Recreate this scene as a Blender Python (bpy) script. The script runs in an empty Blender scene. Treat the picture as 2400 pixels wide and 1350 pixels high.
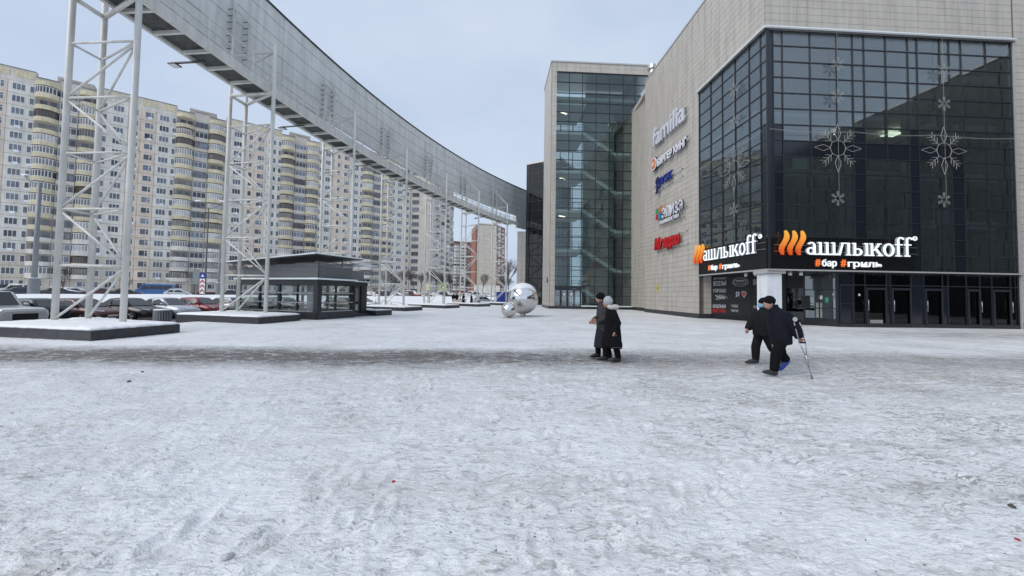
import bpy, bmesh, math, random
import numpy as np
from mathutils import Vector, Matrix
random.seed(7); np.random.seed(7)
R_ = math.radians
sc = bpy.context.scene
C = sc.collection

# ------------------------------------------------------------------ camera
CAM_F = 870.0            # focal length in photo pixels (photo 2400 wide)
PITCH, ROLL = R_(2.0), math.atan(0.015)
SHIFT_PX = -(CAM_F * math.tan(PITCH) - 15.0)
cam_data = bpy.data.cameras.new('camera')
cam = bpy.data.objects.new('camera', cam_data); C.objects.link(cam)
cam_data.sensor_width = 36.0
cam_data.lens = CAM_F / 2400 * 36.0
cam_data.clip_start = 0.05; cam_data.clip_end = 6000
CAM = Vector((0, 0, 1.6))
_fw = Vector((0, math.cos(PITCH), math.sin(PITCH))); _rt = Vector((1, 0, 0)); _up = _rt.cross(_fw)
_r2 = _rt * math.cos(ROLL) + _up * math.sin(ROLL); _u2 = _up * math.cos(ROLL) - _rt * math.sin(ROLL)
cam.matrix_world = Matrix(((_r2.x, _u2.x, -_fw.x, CAM.x), (_r2.y, _u2.y, -_fw.y, CAM.y), (_r2.z, _u2.z, -_fw.z, CAM.z), (0, 0, 0, 1)))
cam_data.shift_y = SHIFT_PX / 2400
sc.camera = cam
def ray(px, py): return _fw + _r2 * ((px - 1200) / CAM_F) + _u2 * ((675 + SHIFT_PX - py) / CAM_F)
def atY(px, py, Y): d = ray(px, py); return CAM + d * (Y / d.y)
def atZ(px, py, Z): d = ray(px, py); return CAM + d * ((Z - CAM.z) / d.z)

# ------------------------------------------------------------------ sky, sun, exposure
SUN_EL, SUN_AZ = R_(42), R_(-125)          # azimuth measured from +Y towards +X
world = bpy.data.worlds.new('World'); sc.world = world; world.use_nodes = True
wn, wl = world.node_tree.nodes, world.node_tree.links
wn.clear()
w_out = wn.new('ShaderNodeOutputWorld'); w_bg = wn.new('ShaderNodeBackground'); w_bg.inputs[1].default_value = 0.1
sky = wn.new('ShaderNodeTexSky'); sky.sky_type = 'NISHITA'; sky.sun_disc = False
sky.sun_elevation = SUN_EL; sky.sun_rotation = SUN_AZ; sky.air_density = 1.0; sky.dust_density = 2.5; sky.ozone_density = 1.0
w_co = wn.new('ShaderNodeTexCoord'); w_noise = wn.new('ShaderNodeTexNoise')
w_noise.inputs['Scale'].default_value = 2.2; w_noise.inputs['Detail'].default_value = 4
w_map = wn.new('ShaderNodeMapping'); w_map.inputs['Scale'].default_value = (1, 1, 2.2)
wl.new(w_co.outputs['Generated'], w_map.inputs[0]); wl.new(w_map.outputs[0], w_noise.inputs['Vector'])
w_ramp = wn.new('ShaderNodeValToRGB')
w_ramp.color_ramp.elements[0].position = 0.35; w_ramp.color_ramp.elements[0].color = (0.475, 0.565, 0.715, 1)
w_ramp.color_ramp.elements[1].position = 0.68; w_ramp.color_ramp.elements[1].color = (0.575, 0.655, 0.775, 1)
wl.new(w_noise.outputs[0], w_ramp.inputs[0])
w_sc = wn.new('ShaderNodeVectorMath'); w_sc.operation = 'SCALE'; w_sc.inputs['Scale'].default_value = 10.0
wl.new(w_ramp.outputs[0], w_sc.inputs[0])
w_mix = wn.new('ShaderNodeMixRGB'); w_mix.inputs[0].default_value = 0.86          # cloud cover over the clear sky
wl.new(sky.outputs[0], w_mix.inputs[1]); wl.new(w_sc.outputs[0], w_mix.inputs[2])
wl.new(w_mix.outputs[0], w_bg.inputs[0]); wl.new(w_bg.outputs[0], w_out.inputs[0])

sun_l = bpy.data.lights.new('sun', 'SUN'); sun_l.energy = 1.4; sun_l.angle = R_(45); sun_l.color = (1.0, 0.96, 0.90)
sun = bpy.data.objects.new('sun', sun_l); C.objects.link(sun)
sdir = Vector((math.sin(SUN_AZ) * math.cos(SUN_EL), math.cos(SUN_AZ) * math.cos(SUN_EL), math.sin(SUN_EL)))
sun.rotation_euler = sdir.to_track_quat('Z', 'Y').to_euler(); sun.location = sdir * 100
sc.view_settings.view_transform = 'Standard'; sc.view_settings.look = 'None'
sc.view_settings.exposure = 0.30; sc.view_settings.gamma = 1.0; sc.view_settings.use_curve_mapping = False
try:
    sc.cycles.max_bounces = 8; sc.cycles.transparent_max_bounces = 16; sc.cycles.glossy_bounces = 4
    sc.cycles.caustics_reflective = False; sc.cycles.caustics_refractive = False
except Exception: pass

# ------------------------------------------------------------------ materials
MAT = {}
def nmat(name):
    m = bpy.data.materials.new(name); m.use_nodes = True; MAT[name] = m
    nt = m.node_tree; b = nt.nodes['Principled BSDF']
    return m, nt.nodes, nt.links, b
def plain(name, col, rough=0.6, metal=0.0, var=0.0, noise=0.0, nscale=3.0, bump=0.0, bscale=40.0, emit=None, spec=None, coat=0.0, streak=0.0):
    """Base colour with per-object variation, grain/dirt noise and fine relief."""
    m, N, L, b = nmat(name)
    b.inputs['Roughness'].default_value = rough; b.inputs['Metallic'].default_value = metal
    if spec is not None: b.inputs['Specular IOR Level'].default_value = spec
    if coat: b.inputs['Coat Weight'].default_value = coat
    rgb = N.new('ShaderNodeRGB'); rgb.outputs[0].default_value = (*col, 1); cur = rgb.outputs[0]
    if var or noise:
        hsv = N.new('ShaderNodeHueSaturation'); L.new(cur, hsv.inputs['Color'])
        val = N.new('ShaderNodeValue'); val.outputs[0].default_value = 1.0; v = val.outputs[0]
        if var:
            oi = N.new('ShaderNodeObjectInfo'); mr = N.new('ShaderNodeMapRange')
            mr.inputs[3].default_value = 1 - var; mr.inputs[4].default_value = 1 + var
            L.new(oi.outputs['Random'], mr.inputs[0]); v = mr.outputs[0]
        if noise:
            geo = N.new('ShaderNodeNewGeometry'); tn = N.new('ShaderNodeTexNoise'); tn.inputs['Scale'].default_value = nscale; tn.inputs['Detail'].default_value = 6
            L.new(geo.outputs['Position'], tn.inputs['Vector'])
            m2 = N.new('ShaderNodeMapRange'); m2.inputs[1].default_value = 0.3; m2.inputs[2].default_value = 0.7
            m2.inputs[3].default_value = 1 - noise; m2.inputs[4].default_value = 1 + noise; L.new(tn.outputs[0], m2.inputs[0])
            mu = N.new('ShaderNodeMath'); mu.operation = 'MULTIPLY'; L.new(v, mu.inputs[0]); L.new(m2.outputs[0], mu.inputs[1]); v = mu.outputs[0]
        if streak:                                            # run-off streaks and grime, long in z
            g2 = N.new('ShaderNodeNewGeometry'); mp = N.new('ShaderNodeMapping'); mp.inputs['Scale'].default_value = (3.5, 3.5, .28); L.new(g2.outputs['Position'], mp.inputs[0])
            t3 = N.new('ShaderNodeTexNoise'); t3.inputs['Scale'].default_value = 1.0; t3.inputs['Detail'].default_value = 5; L.new(mp.outputs[0], t3.inputs['Vector'])
            m3 = N.new('ShaderNodeMapRange'); m3.inputs[1].default_value = .42; m3.inputs[2].default_value = .75; m3.inputs[3].default_value = 1.0; m3.inputs[4].default_value = 1 - 2.2*streak; L.new(t3.outputs[0], m3.inputs[0])
            mq = N.new('ShaderNodeMath'); mq.operation = 'MULTIPLY'; L.new(v, mq.inputs[0]); L.new(m3.outputs[0], mq.inputs[1]); v = mq.outputs[0]
        L.new(v, hsv.inputs['Value']); cur = hsv.outputs[0]
    L.new(cur, b.inputs['Base Color'])
    if bump:
        geo = N.new('ShaderNodeNewGeometry'); tn = N.new('ShaderNodeTexNoise'); tn.inputs['Scale'].default_value = bscale; tn.inputs['Detail'].default_value = 5
        L.new(geo.outputs['Position'], tn.inputs['Vector'])
        bm = N.new('ShaderNodeBump'); bm.inputs['Strength'].default_value = bump; bm.inputs['Distance'].default_value = 0.02
        L.new(tn.outputs[0], bm.inputs['Height']); L.new(bm.outputs[0], b.inputs['Normal'])
    if emit:
        b.inputs['Emission Color'].default_value = (*emit[0], 1); b.inputs['Emission Strength'].default_value = emit[1]
    return m
def glass(name, tint, ior=1.8, wav=0.02, rough=0.0, dirt=0.0, dirtcol=(0.3, 0.32, 0.33)):
    """Coated pane: mirror reflection by Fresnel over tinted see-through, a thin film of dirt."""
    m, N, L, b = nmat(name); N.remove(b); out = N['Material Output']
    tr = N.new('ShaderNodeBsdfTransparent'); tr.inputs[0].default_value = (*tint, 1)
    gl = N.new('ShaderNodeBsdfGlossy'); gl.inputs['Roughness'].default_value = rough; gl.inputs[0].default_value = (0.93, 0.96, 0.97, 1)
    geo = N.new('ShaderNodeNewGeometry')
    def mm(op, a, b=None):
        q = N.new('ShaderNodeMath'); q.operation = op
        for i, v in ((0, a), (1, b)):
            if v is None: continue
            if isinstance(v, (int, float)): q.inputs[i].default_value = v
            else: L.new(v, q.inputs[i])
        return q
    dt = N.new('ShaderNodeVectorMath'); dt.operation = 'DOT_PRODUCT'; L.new(geo.outputs['Normal'], dt.inputs[0]); L.new(geo.outputs['Incoming'], dt.inputs[1])
    f0 = ((ior - 1) / (ior + 1)) ** 2
    fr = mm('ADD', mm('MULTIPLY', mm('POWER', mm('SUBTRACT', 1.0, mm('ABSOLUTE', dt.outputs['Value']).outputs[0]).outputs[0], 5.0).outputs[0], (1 - f0) * .8).outputs[0], f0)   # Schlick, alike from both sides
    tn = N.new('ShaderNodeTexNoise'); tn.inputs['Scale'].default_value = 0.9; tn.inputs['Detail'].default_value = 1
    L.new(geo.outputs['Position'], tn.inputs['Vector'])
    bp = N.new('ShaderNodeBump'); bp.inputs['Strength'].default_value = wav; bp.inputs['Distance'].default_value = 0.3
    L.new(tn.outputs[0], bp.inputs['Height']); L.new(bp.outputs[0], gl.inputs['Normal'])
    mx = N.new('ShaderNodeMixShader'); L.new(fr.outputs[0], mx.inputs[0]); L.new(tr.outputs[0], mx.inputs[1]); L.new(gl.outputs[0], mx.inputs[2])
    last = mx.outputs[0]
    if dirt:
        df = N.new('ShaderNodeBsdfDiffuse'); df.inputs[0].default_value = (*dirtcol, 1)
        t2 = N.new('ShaderNodeTexNoise'); t2.inputs['Scale'].default_value = 1.0; t2.inputs['Detail'].default_value = 6
        mp = N.new('ShaderNodeMapping'); mp.inputs['Scale'].default_value = (9, 9, 0.7); L.new(geo.outputs['Position'], mp.inputs[0]); L.new(mp.outputs[0], t2.inputs['Vector'])
        mr = N.new('ShaderNodeMapRange'); mr.inputs[1].default_value = 0.35; mr.inputs[2].default_value = 0.8; mr.inputs[3].default_value = 0.0; mr.inputs[4].default_value = dirt
        L.new(t2.outputs[0], mr.inputs[0])
        m2 = N.new('ShaderNodeMixShader'); L.new(mr.outputs[0], m2.inputs[0]); L.new(last, m2.inputs[1]); L.new(df.outputs[0], m2.inputs[2]); last = m2.outputs[0]
    L.new(last, out.inputs[0])
    return m

# ------------------------------------------------------------------ mesh helpers
class MB:
    def __init__(s): s.v, s.f, s.m = [], [], []
    def add(s, vs, fs, mi=0):
        o = len(s.v); s.v += [tuple(p) for p in vs]
        for f in fs: s.f.append([i + o for i in f]); s.m.append(mi)
        return s
    def box(s, x0, x1, y0, y1, z0, z1, mi=0):
        return s.add([(x0,y0,z0),(x1,y0,z0),(x1,y1,z0),(x0,y1,z0),(x0,y0,z1),(x1,y0,z1),(x1,y1,z1),(x0,y1,z1)],
              [(0,3,2,1),(4,5,6,7),(0,1,5,4),(1,2,6,5),(2,3,7,6),(3,0,4,7)], mi)
    def tube(s, p, q, r, n=8, mi=0, r2=None):
        p, q = Vector(p), Vector(q); d = (q - p)
        if d.length < 1e-6: return s
        d.normalize(); a = d.orthogonal().normalized(); b = d.cross(a); r2 = r if r2 is None else r2
        vs = []
        for c, rr in ((p, r), (q, r2)):
            for i in range(n):
                t = 2 * math.pi * i / n; vs.append(c + a * (math.cos(t) * rr) + b * (math.sin(t) * rr))
        fs = [(i, (i+1) % n, n + (i+1) % n, n + i) for i in range(n)] + [tuple(range(n-1, -1, -1)), tuple(range(n, 2*n))]
        return s.add(vs, fs, mi)
    def path(s, pts, r, n=6, mi=0):
        for a, b in zip(pts, pts[1:]): s.tube(a, b, r, n, mi)
        return s
    def prism(s, poly, z0, z1, mi=0, mtop=None):
        n = len(poly)
        s.add([(x, y, z0) for x, y in poly] + [(x, y, z1) for x, y in poly],
              [(i, (i+1) % n, n + (i+1) % n, n + i) for i in range(n)] + [tuple(range(n-1, -1, -1))], mi)
        s.add([(x, y, z1) for x, y in poly], [tuple(range(n))], mi if mtop is None else mtop)
        return s
    def loft(s, rings, mi=0, cap=True, closed=True):
        n = len(rings[0]); vs = [p for r in rings for p in r]; fs = []
        for k in range(len(rings) - 1):
            for i in range(n if closed else n - 1):
                j = (i + 1) % n; fs.append((k*n+i, k*n+j, (k+1)*n+j, (k+1)*n+i))
        if cap and closed: fs += [tuple(range(n-1, -1, -1)), tuple(range((len(rings)-1)*n, len(rings)*n))]
        return s.add(vs, fs, mi)
    def ball(s, c, rx, ry=None, rz=None, seg=14, rings=9, mi=0):
        ry = ry or rx; rz = rz or rx; c = Vector(c); rr = []
        for k in range(rings + 1):
            t = -math.pi/2 + math.pi * k / rings; rr.append([c + Vector((rx*max(math.cos(t),.002)*math.cos(2*math.pi*i/seg), ry*max(math.cos(t),.002)*math.sin(2*math.pi*i/seg), rz*math.sin(t))) for i in range(seg)])
        return s.loft(rr, mi)
    def mesh(s, name, mats, smooth=False):
        me = bpy.data.meshes.new(name); me.from_pydata(s.v, [], s.f)
        for m in (mats if isinstance(mats, (list, tuple)) else [mats]): me.materials.append(MAT[m] if isinstance(m, str) else m)
        if len(me.materials) > 1: me.polygons.foreach_set('material_index', s.m)
        if smooth: me.polygons.foreach_set('use_smooth', [True] * len(s.f))
        me.update(); return me
    def build(s, name, mats, parent=None, smooth=False, loc=None, rz=0.0):
        o = bpy.data.objects.new(name, s.mesh(name, mats, smooth)); C.objects.link(o); o.parent = parent
        if loc is not None: o.location = loc
        if rz: o.rotation_euler.z = rz
        return o
def fix_normals(o):
    bm = bmesh.new(); bm.from_mesh(o.data); bmesh.ops.recalc_face_normals(bm, faces=bm.faces); bm.to_mesh(o.data); bm.free(); return o
def empty(name, loc=(0,0,0), rz=0.0):
    o = bpy.data.objects.new(name, None); C.objects.link(o); o.location = loc; o.rotation_euler.z = rz; return o
def tag(o, label, cat, group=None, kind=None):
    if label: o['label'] = label
    if cat: o['category'] = cat
    if group: o['group'] = group
    if kind: o['kind'] = kind
    return o
def struct(o): o['kind'] = 'structure'; return o
def copy_tree(o, parent=None, loc=None, rz=None):
    c = o.copy(); C.objects.link(c); c.parent = parent
    if loc is not None: c.location = loc
    if rz is not None: c.rotation_euler.z = rz
    for ch in [x for x in KIDS.get(o.name, o.children)]: copy_tree(ch, c)
    return c
KIDS = {}
class Frame:
    """A vertical plane: u along it, n outwards, z up. Local object axes: x = u, y = -n."""
    def __init__(s, O, ang): s.O = Vector((O[0], O[1])); s.a = ang; s.U = Vector((math.cos(ang), math.sin(ang))); s.N = Vector((math.sin(ang), -math.cos(ang)))
    def p(s, u, n, z): q = s.O + s.U * u + s.N * n; return Vector((q.x, q.y, z))
    def u_at(s, px, n=0.0, py=600):
        d = ray(px, py); d2 = Vector((d.x, d.y)); O = s.O + s.N * n     # cam + t*d2 = O + u*U
        det = d2.x * (-s.U.y) + s.U.x * d2.y; r = O - Vector((CAM.x, CAM.y))
        return (d2.x * r.y - d2.y * r.x) / det if abs(det) > 1e-9 else 0.0
    def z_at(s, px, py, n=0.0):
        u = s.u_at(px, n, py); q = s.p(u, n, 0); d = ray(px, py); return CAM.z + d.z * ((q.x - CAM.x) / d.x if abs(d.x) > abs(d.y) else (q.y - CAM.y) / d.y)
BOXES = {}
def box_mesh(name, du, dn, dz, mat):
    k = (name, round(du, 3), round(dn, 3), round(dz, 3), mat)
    if k not in BOXES: BOXES[k] = MB().box(-du/2, du/2, -dn/2, dn/2, -dz/2, dz/2).mesh(name, mat)
    return BOXES[k]
def piece(name, fr, u0, u1, n0, n1, z0, z1, mat, parent):
    o = bpy.data.objects.new(name, box_mesh(name, abs(u1-u0), abs(n1-n0), abs(z1-z0), mat)); C.objects.link(o)
    o.location = fr.p((u0+u1)/2, (n0+n1)/2, (z0+z1)/2); o.rotation_euler.z = fr.a; o.parent = parent
    return o
class Pieces:
    """Many alike boxes of one thing: the `limit` nearest the camera become parts, the others one joined stuff part."""
    def __init__(s, name, parent, limit=290): s.name, s.parent, s.limit, s.items = name, parent, limit, []
    def add(s, fr, u0, u1, n0, n1, z0, z1, mat): s.items.append((fr, u0, u1, n0, n1, z0, z1, mat))
    def flush(s):
        def dist(i): p = i[0].p((i[1]+i[2])/2, 0, (i[5]+i[6])/2); return (p - CAM).length / max(0.05, math.sqrt(abs(i[2]-i[1]) * (i[6]-i[5])))
        it = sorted(s.items, key=dist)
        for i in it[:s.limit]:
            o = piece(s.name, i[0], *i[1:7], i[7], s.parent)
            if i[7] in ('glass_front', 'glass_side', 'glass_tower', 'glass_dark'):        # panes never sit perfectly true
                o.rotation_euler.x += random.gauss(0, .0028); o.rotation_euler.z += random.gauss(0, .0028)
        rest = it[s.limit:]
        if rest:
            mats = sorted({i[7] for i in rest}); mb = MB()
            for fr, u0, u1, n0, n1, z0, z1, m in rest:
                q = [fr.p(u, n, z) for z in (z0, z1) for u, n in ((u0, n0), (u0, n1), (u1, n1), (u1, n0))]
                mb.add(q, [(3,2,1,0),(4,5,6,7),(0,1,5,4),(1,2,6,5),(2,3,7,6),(3,0,4,7)], mats.index(m))
            o = mb.build(s.name + '_rest', mats, s.parent); fix_normals(o); o['kind'] = 'stuff'
def text_mesh(txt, w, h, depth, mat, shear=0.0, bold=0.0, name='lettering', sp=1.0):
    cu = bpy.data.curves.new(name, 'FONT'); cu.body = txt; cu.extrude = 0.5; cu.offset = bold; cu.shear = shear; cu.resolution_u = 3; cu.space_character = sp
    ob = bpy.data.objects.new(name, cu); C.objects.link(ob)
    dg = bpy.context.evaluated_depsgraph_get(); me = bpy.data.meshes.new_from_object(ob.evaluated_get(dg))
    bpy.data.objects.remove(ob); bpy.data.curves.remove(cu)
    co = np.empty(len(me.vertices) * 3); me.vertices.foreach_get('co', co); co = co.reshape(-1, 3)
    lo, hi = co.min(0), co.max(0); sz = np.maximum(hi - lo, 1e-6)
    co = (co - lo) / sz * np.array([w, h, depth]); me.vertices.foreach_set('co', co.ravel()); me.update()
    me.materials.clear(); me.materials.append(MAT[mat]); return me
def put_text(txt, fr, u, n, z, w, h, depth, mat, parent, name='lettering', **k):
    o = bpy.data.objects.new(name, text_mesh(txt, w, h, depth, mat, name=name, **k)); C.objects.link(o)
    o.location = fr.p(u, n, z); o.rotation_euler = (R_(90), 0, fr.a); o.parent = parent; return o
def flat_poly(polys, fr, u, n, z, depth, mat, parent, name):
    """polygons in (u, z) metres extruded outwards by depth."""
    mb = MB()
    for P in polys:
        k = len(P); a = [fr.p(u + x, n, z + y) for x, y in P]; b = [fr.p(u + x, n + depth, z + y) for x, y in P]
        mb.add(a + b, [tuple(range(k)), tuple(range(2*k-1, k-1, -1))] + [(i, k+i, k+(i+1) % k, (i+1) % k) for i in range(k)])
    return fix_normals(mb.build(name, mat, parent))

# ------------------------------------------------------------------ material palette
def snow_mat(name, plaza):
    m, N, L, b = nmat(name)
    b.inputs['Roughness'].default_value = 0.55; b.inputs['Specular IOR Level'].default_value = 0.3
    geo = N.new('ShaderNodeNewGeometry'); P = geo.outputs['Position']
    def noise(scale, detail=6, rough=0.6, vec=None, dist=0.0):
        t = N.new('ShaderNodeTexNoise'); t.inputs['Scale'].default_value = scale; t.inputs['Detail'].default_value = detail; t.inputs['Roughness'].default_value = rough
        t.inputs['Distortion'].default_value = dist; L.new(vec or P, t.inputs['Vector']); return t.outputs[0]
    def rng(x, a, b_, c, d):
        r = N.new('ShaderNodeMapRange'); L.new(x, r.inputs[0])
        for i, v in zip((1, 2, 3, 4), (a, b_, c, d)): r.inputs[i].default_value = v
        return r.outputs[0]
    def mth(op, x, y):
        q = N.new('ShaderNodeMath'); q.operation = op
        for i, v in ((0, x), (1, y)):
            if isinstance(v, (int, float)): q.inputs[i].default_value = v
            else: L.new(v, q.inputs[i])
        return q.outputs[0]
    def mixc(f, c1, c2):
        q = N.new('ShaderNodeMixRGB'); 
        if isinstance(f, (int, float)): q.inputs[0].default_value = f
        else: L.new(f, q.inputs[0])
        for i, v in ((1, c1), (2, c2)):
            if isinstance(v, tuple): q.inputs[i].default_value = (*v, 1)
            else: L.new(v, q.inputs[i])
        return q.outputs[0]
    if not plaza:
        col = mixc(rng(noise(0.35), .4, .7, 0, .35), (.90, .91, .92), (.80, .80, .81)); L.new(col, b.inputs['Base Color'])
        h = noise(3.0, 8)
    else:
        mp = N.new('ShaderNodeMapping'); mp.inputs['Rotation'].default_value = (0, 0, R_(-28)); mp.inputs['Scale'].default_value = (0.55, 1.25, 1); L.new(P, mp.inputs[0]); A = mp.outputs[0]
        sep = N.new('ShaderNodeSeparateXYZ'); L.new(P, sep.inputs[0]); X, Y = sep.outputs[0], sep.outputs[1]
        col = mixc(rng(noise(0.5, 5), .35, .68, 0, 1), (.90, .91, .92), (.78, .79, .80))
        # trodden ice: greyer and browner patches, scuffs and grit, plus pit shade painted as flecks, more where more people walk
        right = rng(X, 0.0, 9.0, 0.0, .045)
        big = rng(noise(.5, 3, .55, P, .6), .36, .64, .30, 1)                     # how worn each area is
        wear_shade = mth('MULTIPLY', mth('MULTIPLY', big, rng(X, -7.0, 5.0, .55, 1.0)), rng(Y, 9.5, 13.0, 1.0, .35))
        W = lambda f, k: mth('MULTIPLY', f, mth('MULTIPLY', wear_shade, k))
        col = mixc(rng(noise(.9, 6, .62, A, .8), .48, .64, 0, .42), col, (.64, .635, .62))
        col = mixc(W(rng(mth('ADD', noise(3.0, 5, .62, A, 1.2), right), .55, .64, 0, 1), .75), col, (.55, .54, .52))
        col = mixc(rng(noise(5.2, 5, .62, A, .9), .54, .66, 0, .6), col, (.97, .975, .98))
        col = mixc(W(rng(mth('ADD', noise(7.0, 4, .62, A, 1.5), right), .575, .635, 0, 1), .95), col, (.43, .42, .40))  # dark flecks: dirt and painted-in shade of the small pits
        col = mixc(W(rng(mth('ADD', noise(14, 3, .62, A, 1.2), right), .585, .635, 0, 1), 1.0), col, (.35, .34, .315))
        col = mixc(W(rng(mth('ADD', noise(30, 3, .62, A, 1.0), right), .61, .66, 0, 1), .9), col, (.27, .26, .24))
        # sand thrown on the ice
        col = mixc(mth('MULTIPLY', rng(noise(.8, 3, .5), .55, .70, 0, .55), rng(noise(8, 5, .68), .44, .62, 0, 1)), col, (.50, .455, .39))
        # worn footpath of dark slush across the square
        wob = mth('MULTIPLY', mth('SUBTRACT', noise(0.35, 4), .5), 1.6)
        yy = mth('ADD', mth('SUBTRACT', Y, mth('MULTIPLY', X, 0.045)), wob)
        dst = mth('ABSOLUTE', mth('SUBTRACT', yy, 9.4), 0)
        core = rng(dst, .3, 1.75, 1.15, 0.0)
        leftness = rng(X, -2.0, 6.5, 1.0, .38)
        grain = mth('MULTIPLY', rng(noise(4.0, 4, .6, A, .8), .32, .60, .45, 1.3), rng(noise(15, 3, .6, A, .8), .36, .56, .55, 1.2))
        slush = mth('MULTIPLY', mth('MULTIPLY', core, leftness), grain)
        sl = N.new('ShaderNodeClamp'); L.new(slush, sl.inputs[0])
        col = mixc(sl.outputs[0], col, (.135, .125, .118))
        # brownish trodden zone on the right of the path
        zone = mth('MULTIPLY', rng(mth('ABSOLUTE', mth('SUBTRACT', Y, 8.1), 0), .5, 3.0, .62, 0.0), mth('MULTIPLY', rng(X, -5.0, 5.0, .35, 1.0), rng(noise(6.5, 4, .6, A, 1.0), .44, .60, .05, 1.0)))
        col = mixc(zone, col, (.36, .34, .32))
        # dark strip in front of the doors of the glass front
        strip = mth('MULTIPLY', rng(mth('ABSOLUTE', mth('SUBTRACT', Y, 17.6), 0), .5, 2.6, .8, 0), mth('MULTIPLY', rng(X, 11, 20, 0, 1), rng(noise(1.6, 7, .65, A), .38, .62, .0, 1.0)))
        col = mixc(strip, col, (.25, .25, .26))
        L.new(col, b.inputs['Base Color'])
        L.new(rng(noise(2.5, 4), .4, .7, .62, .38), b.inputs['Roughness'])
        h = mth('ADD', mth('ADD', noise(5, 4, .6, A, 1.2), noise(11, 4, .6, A, 1.0)), mth('MULTIPLY', noise(30, 4, .65, A, .8), .5))
    bp = N.new('ShaderNodeBump'); bp.inputs['Strength'].default_value = .95 if plaza else .5; bp.inputs['Distance'].default_value = .03 if plaza else .08
    L.new(h, bp.inputs['Height']); L.new(bp.outputs[0], b.inputs['Normal'])
snow_mat('snow_plaza', True); snow_mat('snow', False)
plain('asphalt', (.095, .09, .086), .45, noise=.35, nscale=1.2, bump=.5, bscale=60)
plain('granite', (.032, .034, .040), .35, noise=.3, nscale=8, var=.12, streak=.10)
plain('granite_joint', (.012, .012, .014), .8)
plain('steel_white', (.66, .66, .63), .42, noise=.07, nscale=2, streak=.10)
plain('bridge_panel', (.69, .705, .685), .40, var=.02, noise=.05, nscale=.5, streak=.10)
plain('deck_dark', (.075, .08, .078), .7, noise=.4, nscale=5)
plain('joint_dark', (.025, .027, .028), .9)
plain('clad', (.50, .465, .415), .5, var=.035, noise=.05, nscale=1.1, streak=.10)
plain('clad_back', (.15, .145, .135), .9)
plain('coping', (.50, .50, .49), .4, metal=.3)
plain('frame_dark', (.018, .022, .028), .35)
plain('spandrel', (.010, .013, .020), .12, var=.15, spec=.6)
plain('black_gloss', (.006, .006, .007), .25)
plain('black_matt', (.010, .010, .011), .6)
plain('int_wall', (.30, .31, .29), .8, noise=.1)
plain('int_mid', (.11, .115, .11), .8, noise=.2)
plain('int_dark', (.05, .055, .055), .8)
plain('int_white', (.62, .64, .62), .6)
plain('int_floor', (.16, .165, .16), .5)
plain('rail_dark', (.05, .055, .06), .4, metal=.4)
plain('white_paint', (.74, .77, .80), .45, noise=.03, streak=.10)
plain('sign_white', (.85, .87, .88), .35, emit=((.92, 1.0, 1.0), .4))
plain('sign_side', (.42, .46, .52), .4)
plain('sign_hash', (.75, .16, .03), .4, emit=((1.0, .20, .04), .45))
plain('sign_grey', (.60, .60, .66), .4)
plain('sign_red', (.52, .012, .015), .35)
plain('sign_blue', (.012, .03, .26), .35)
plain('sign_navy', (.015, .02, .09), .35)
plain('sign_orange', (.62, .17, .05), .4)
plain('sign_green', (.03, .30, .16), .4)
plain('sign_cyan', (.04, .25, .45), .4)
plain('yellow', (.60, .50, .04), .4)
plain('yellow_lime', (.62, .68, .03), .4)
plain('chrome', (.80, .80, .79), .03, metal=1.0)
plain('chrome_dull', (.60, .59, .57), .22, metal=1.0, noise=.12, nscale=3)
plain('steel', (.45, .46, .47), .3, metal=.9)
plain('lamp_on', (.9, .9, .8), .5, emit=((1.0, .93, .72), 2.2))
plain('ornament', (.34, .34, .32), .5)
plain('ice_ledge', (.80, .86, .87), .4)
plain('wall_white', (.66, .635, .575), .8, var=.05, noise=.09, nscale=.5, streak=.10)
plain('wall_pink', (.66, .56, .46), .8, var=.05, noise=.08, nscale=.5, streak=.10)
plain('wall_yellow', (.59, .525, .37), .8, var=.07, noise=.10, nscale=.9, streak=.10)
plain('wall_grey', (.52, .485, .43), .8, var=.05, noise=.12, nscale=.4)
plain('wall_beige', (.54, .50, .42), .8, var=.04, noise=.06, nscale=.3, streak=.10)
plain('seam', (.17, .16, .15), .9)
plain('plinth_red', (.10, .04, .035), .8)
plain('brick_orange', (.23, .105, .075), .85, var=.06, noise=.1, nscale=.4)
plain('win_frame_white', (.72, .73, .74), .5)
plain('win_frame_brown', (.09, .055, .04), .6)
plain('win_frame_grey', (.26, .27, .28), .6)
plain('recess_dark', (.26, .235, .22), .9)
def winglass(name, base, var):
    m, N, L, b = nmat(name); b.inputs['Roughness'].default_value = .08; b.inputs['Specular IOR Level'].default_value = .9
    oi = N.new('ShaderNodeObjectInfo'); geo = N.new('ShaderNodeNewGeometry'); tn = N.new('ShaderNodeTexNoise'); tn.inputs['Scale'].default_value = .55
    L.new(geo.outputs['Position'], tn.inputs['Vector'])
    ad = N.new('ShaderNodeMath'); ad.operation = 'MULTIPLY'; L.new(oi.outputs['Random'], ad.inputs[0]); L.new(tn.outputs[0], ad.inputs[1])
    r = N.new('ShaderNodeValToRGB'); r.color_ramp.elements[0].color = (*[c * .35 for c in base], 1); r.color_ramp.elements[1].color = (*[min(1, c * var) for c in base], 1); r.color_ramp.elements[1].position = .62
    L.new(ad.outputs[0], r.inputs[0]); L.new(r.outputs[0], b.inputs['Base Color'])
winglass('win_glass', (.034, .038, .046), 6.0)
winglass('bal_glass', (.125, .12, .115), 4.2)
glass('glass_front', (.56, .65, .66), 2.55, .004, dirt=.05)
glass('glass_side', (.56, .66, .67), 2.4, .004, dirt=.05)
glass('glass_tower', (.76, .83, .825), 1.65, .003, dirt=.02)
glass('glass_door', (.36, .40, .42), 1.42, .004)
plain('wing_glass', (.022, .026, .030), .3, var=.2)
glass('glass_clear', (.87, .895, .895), 1.65, .003, dirt=.03)
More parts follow.
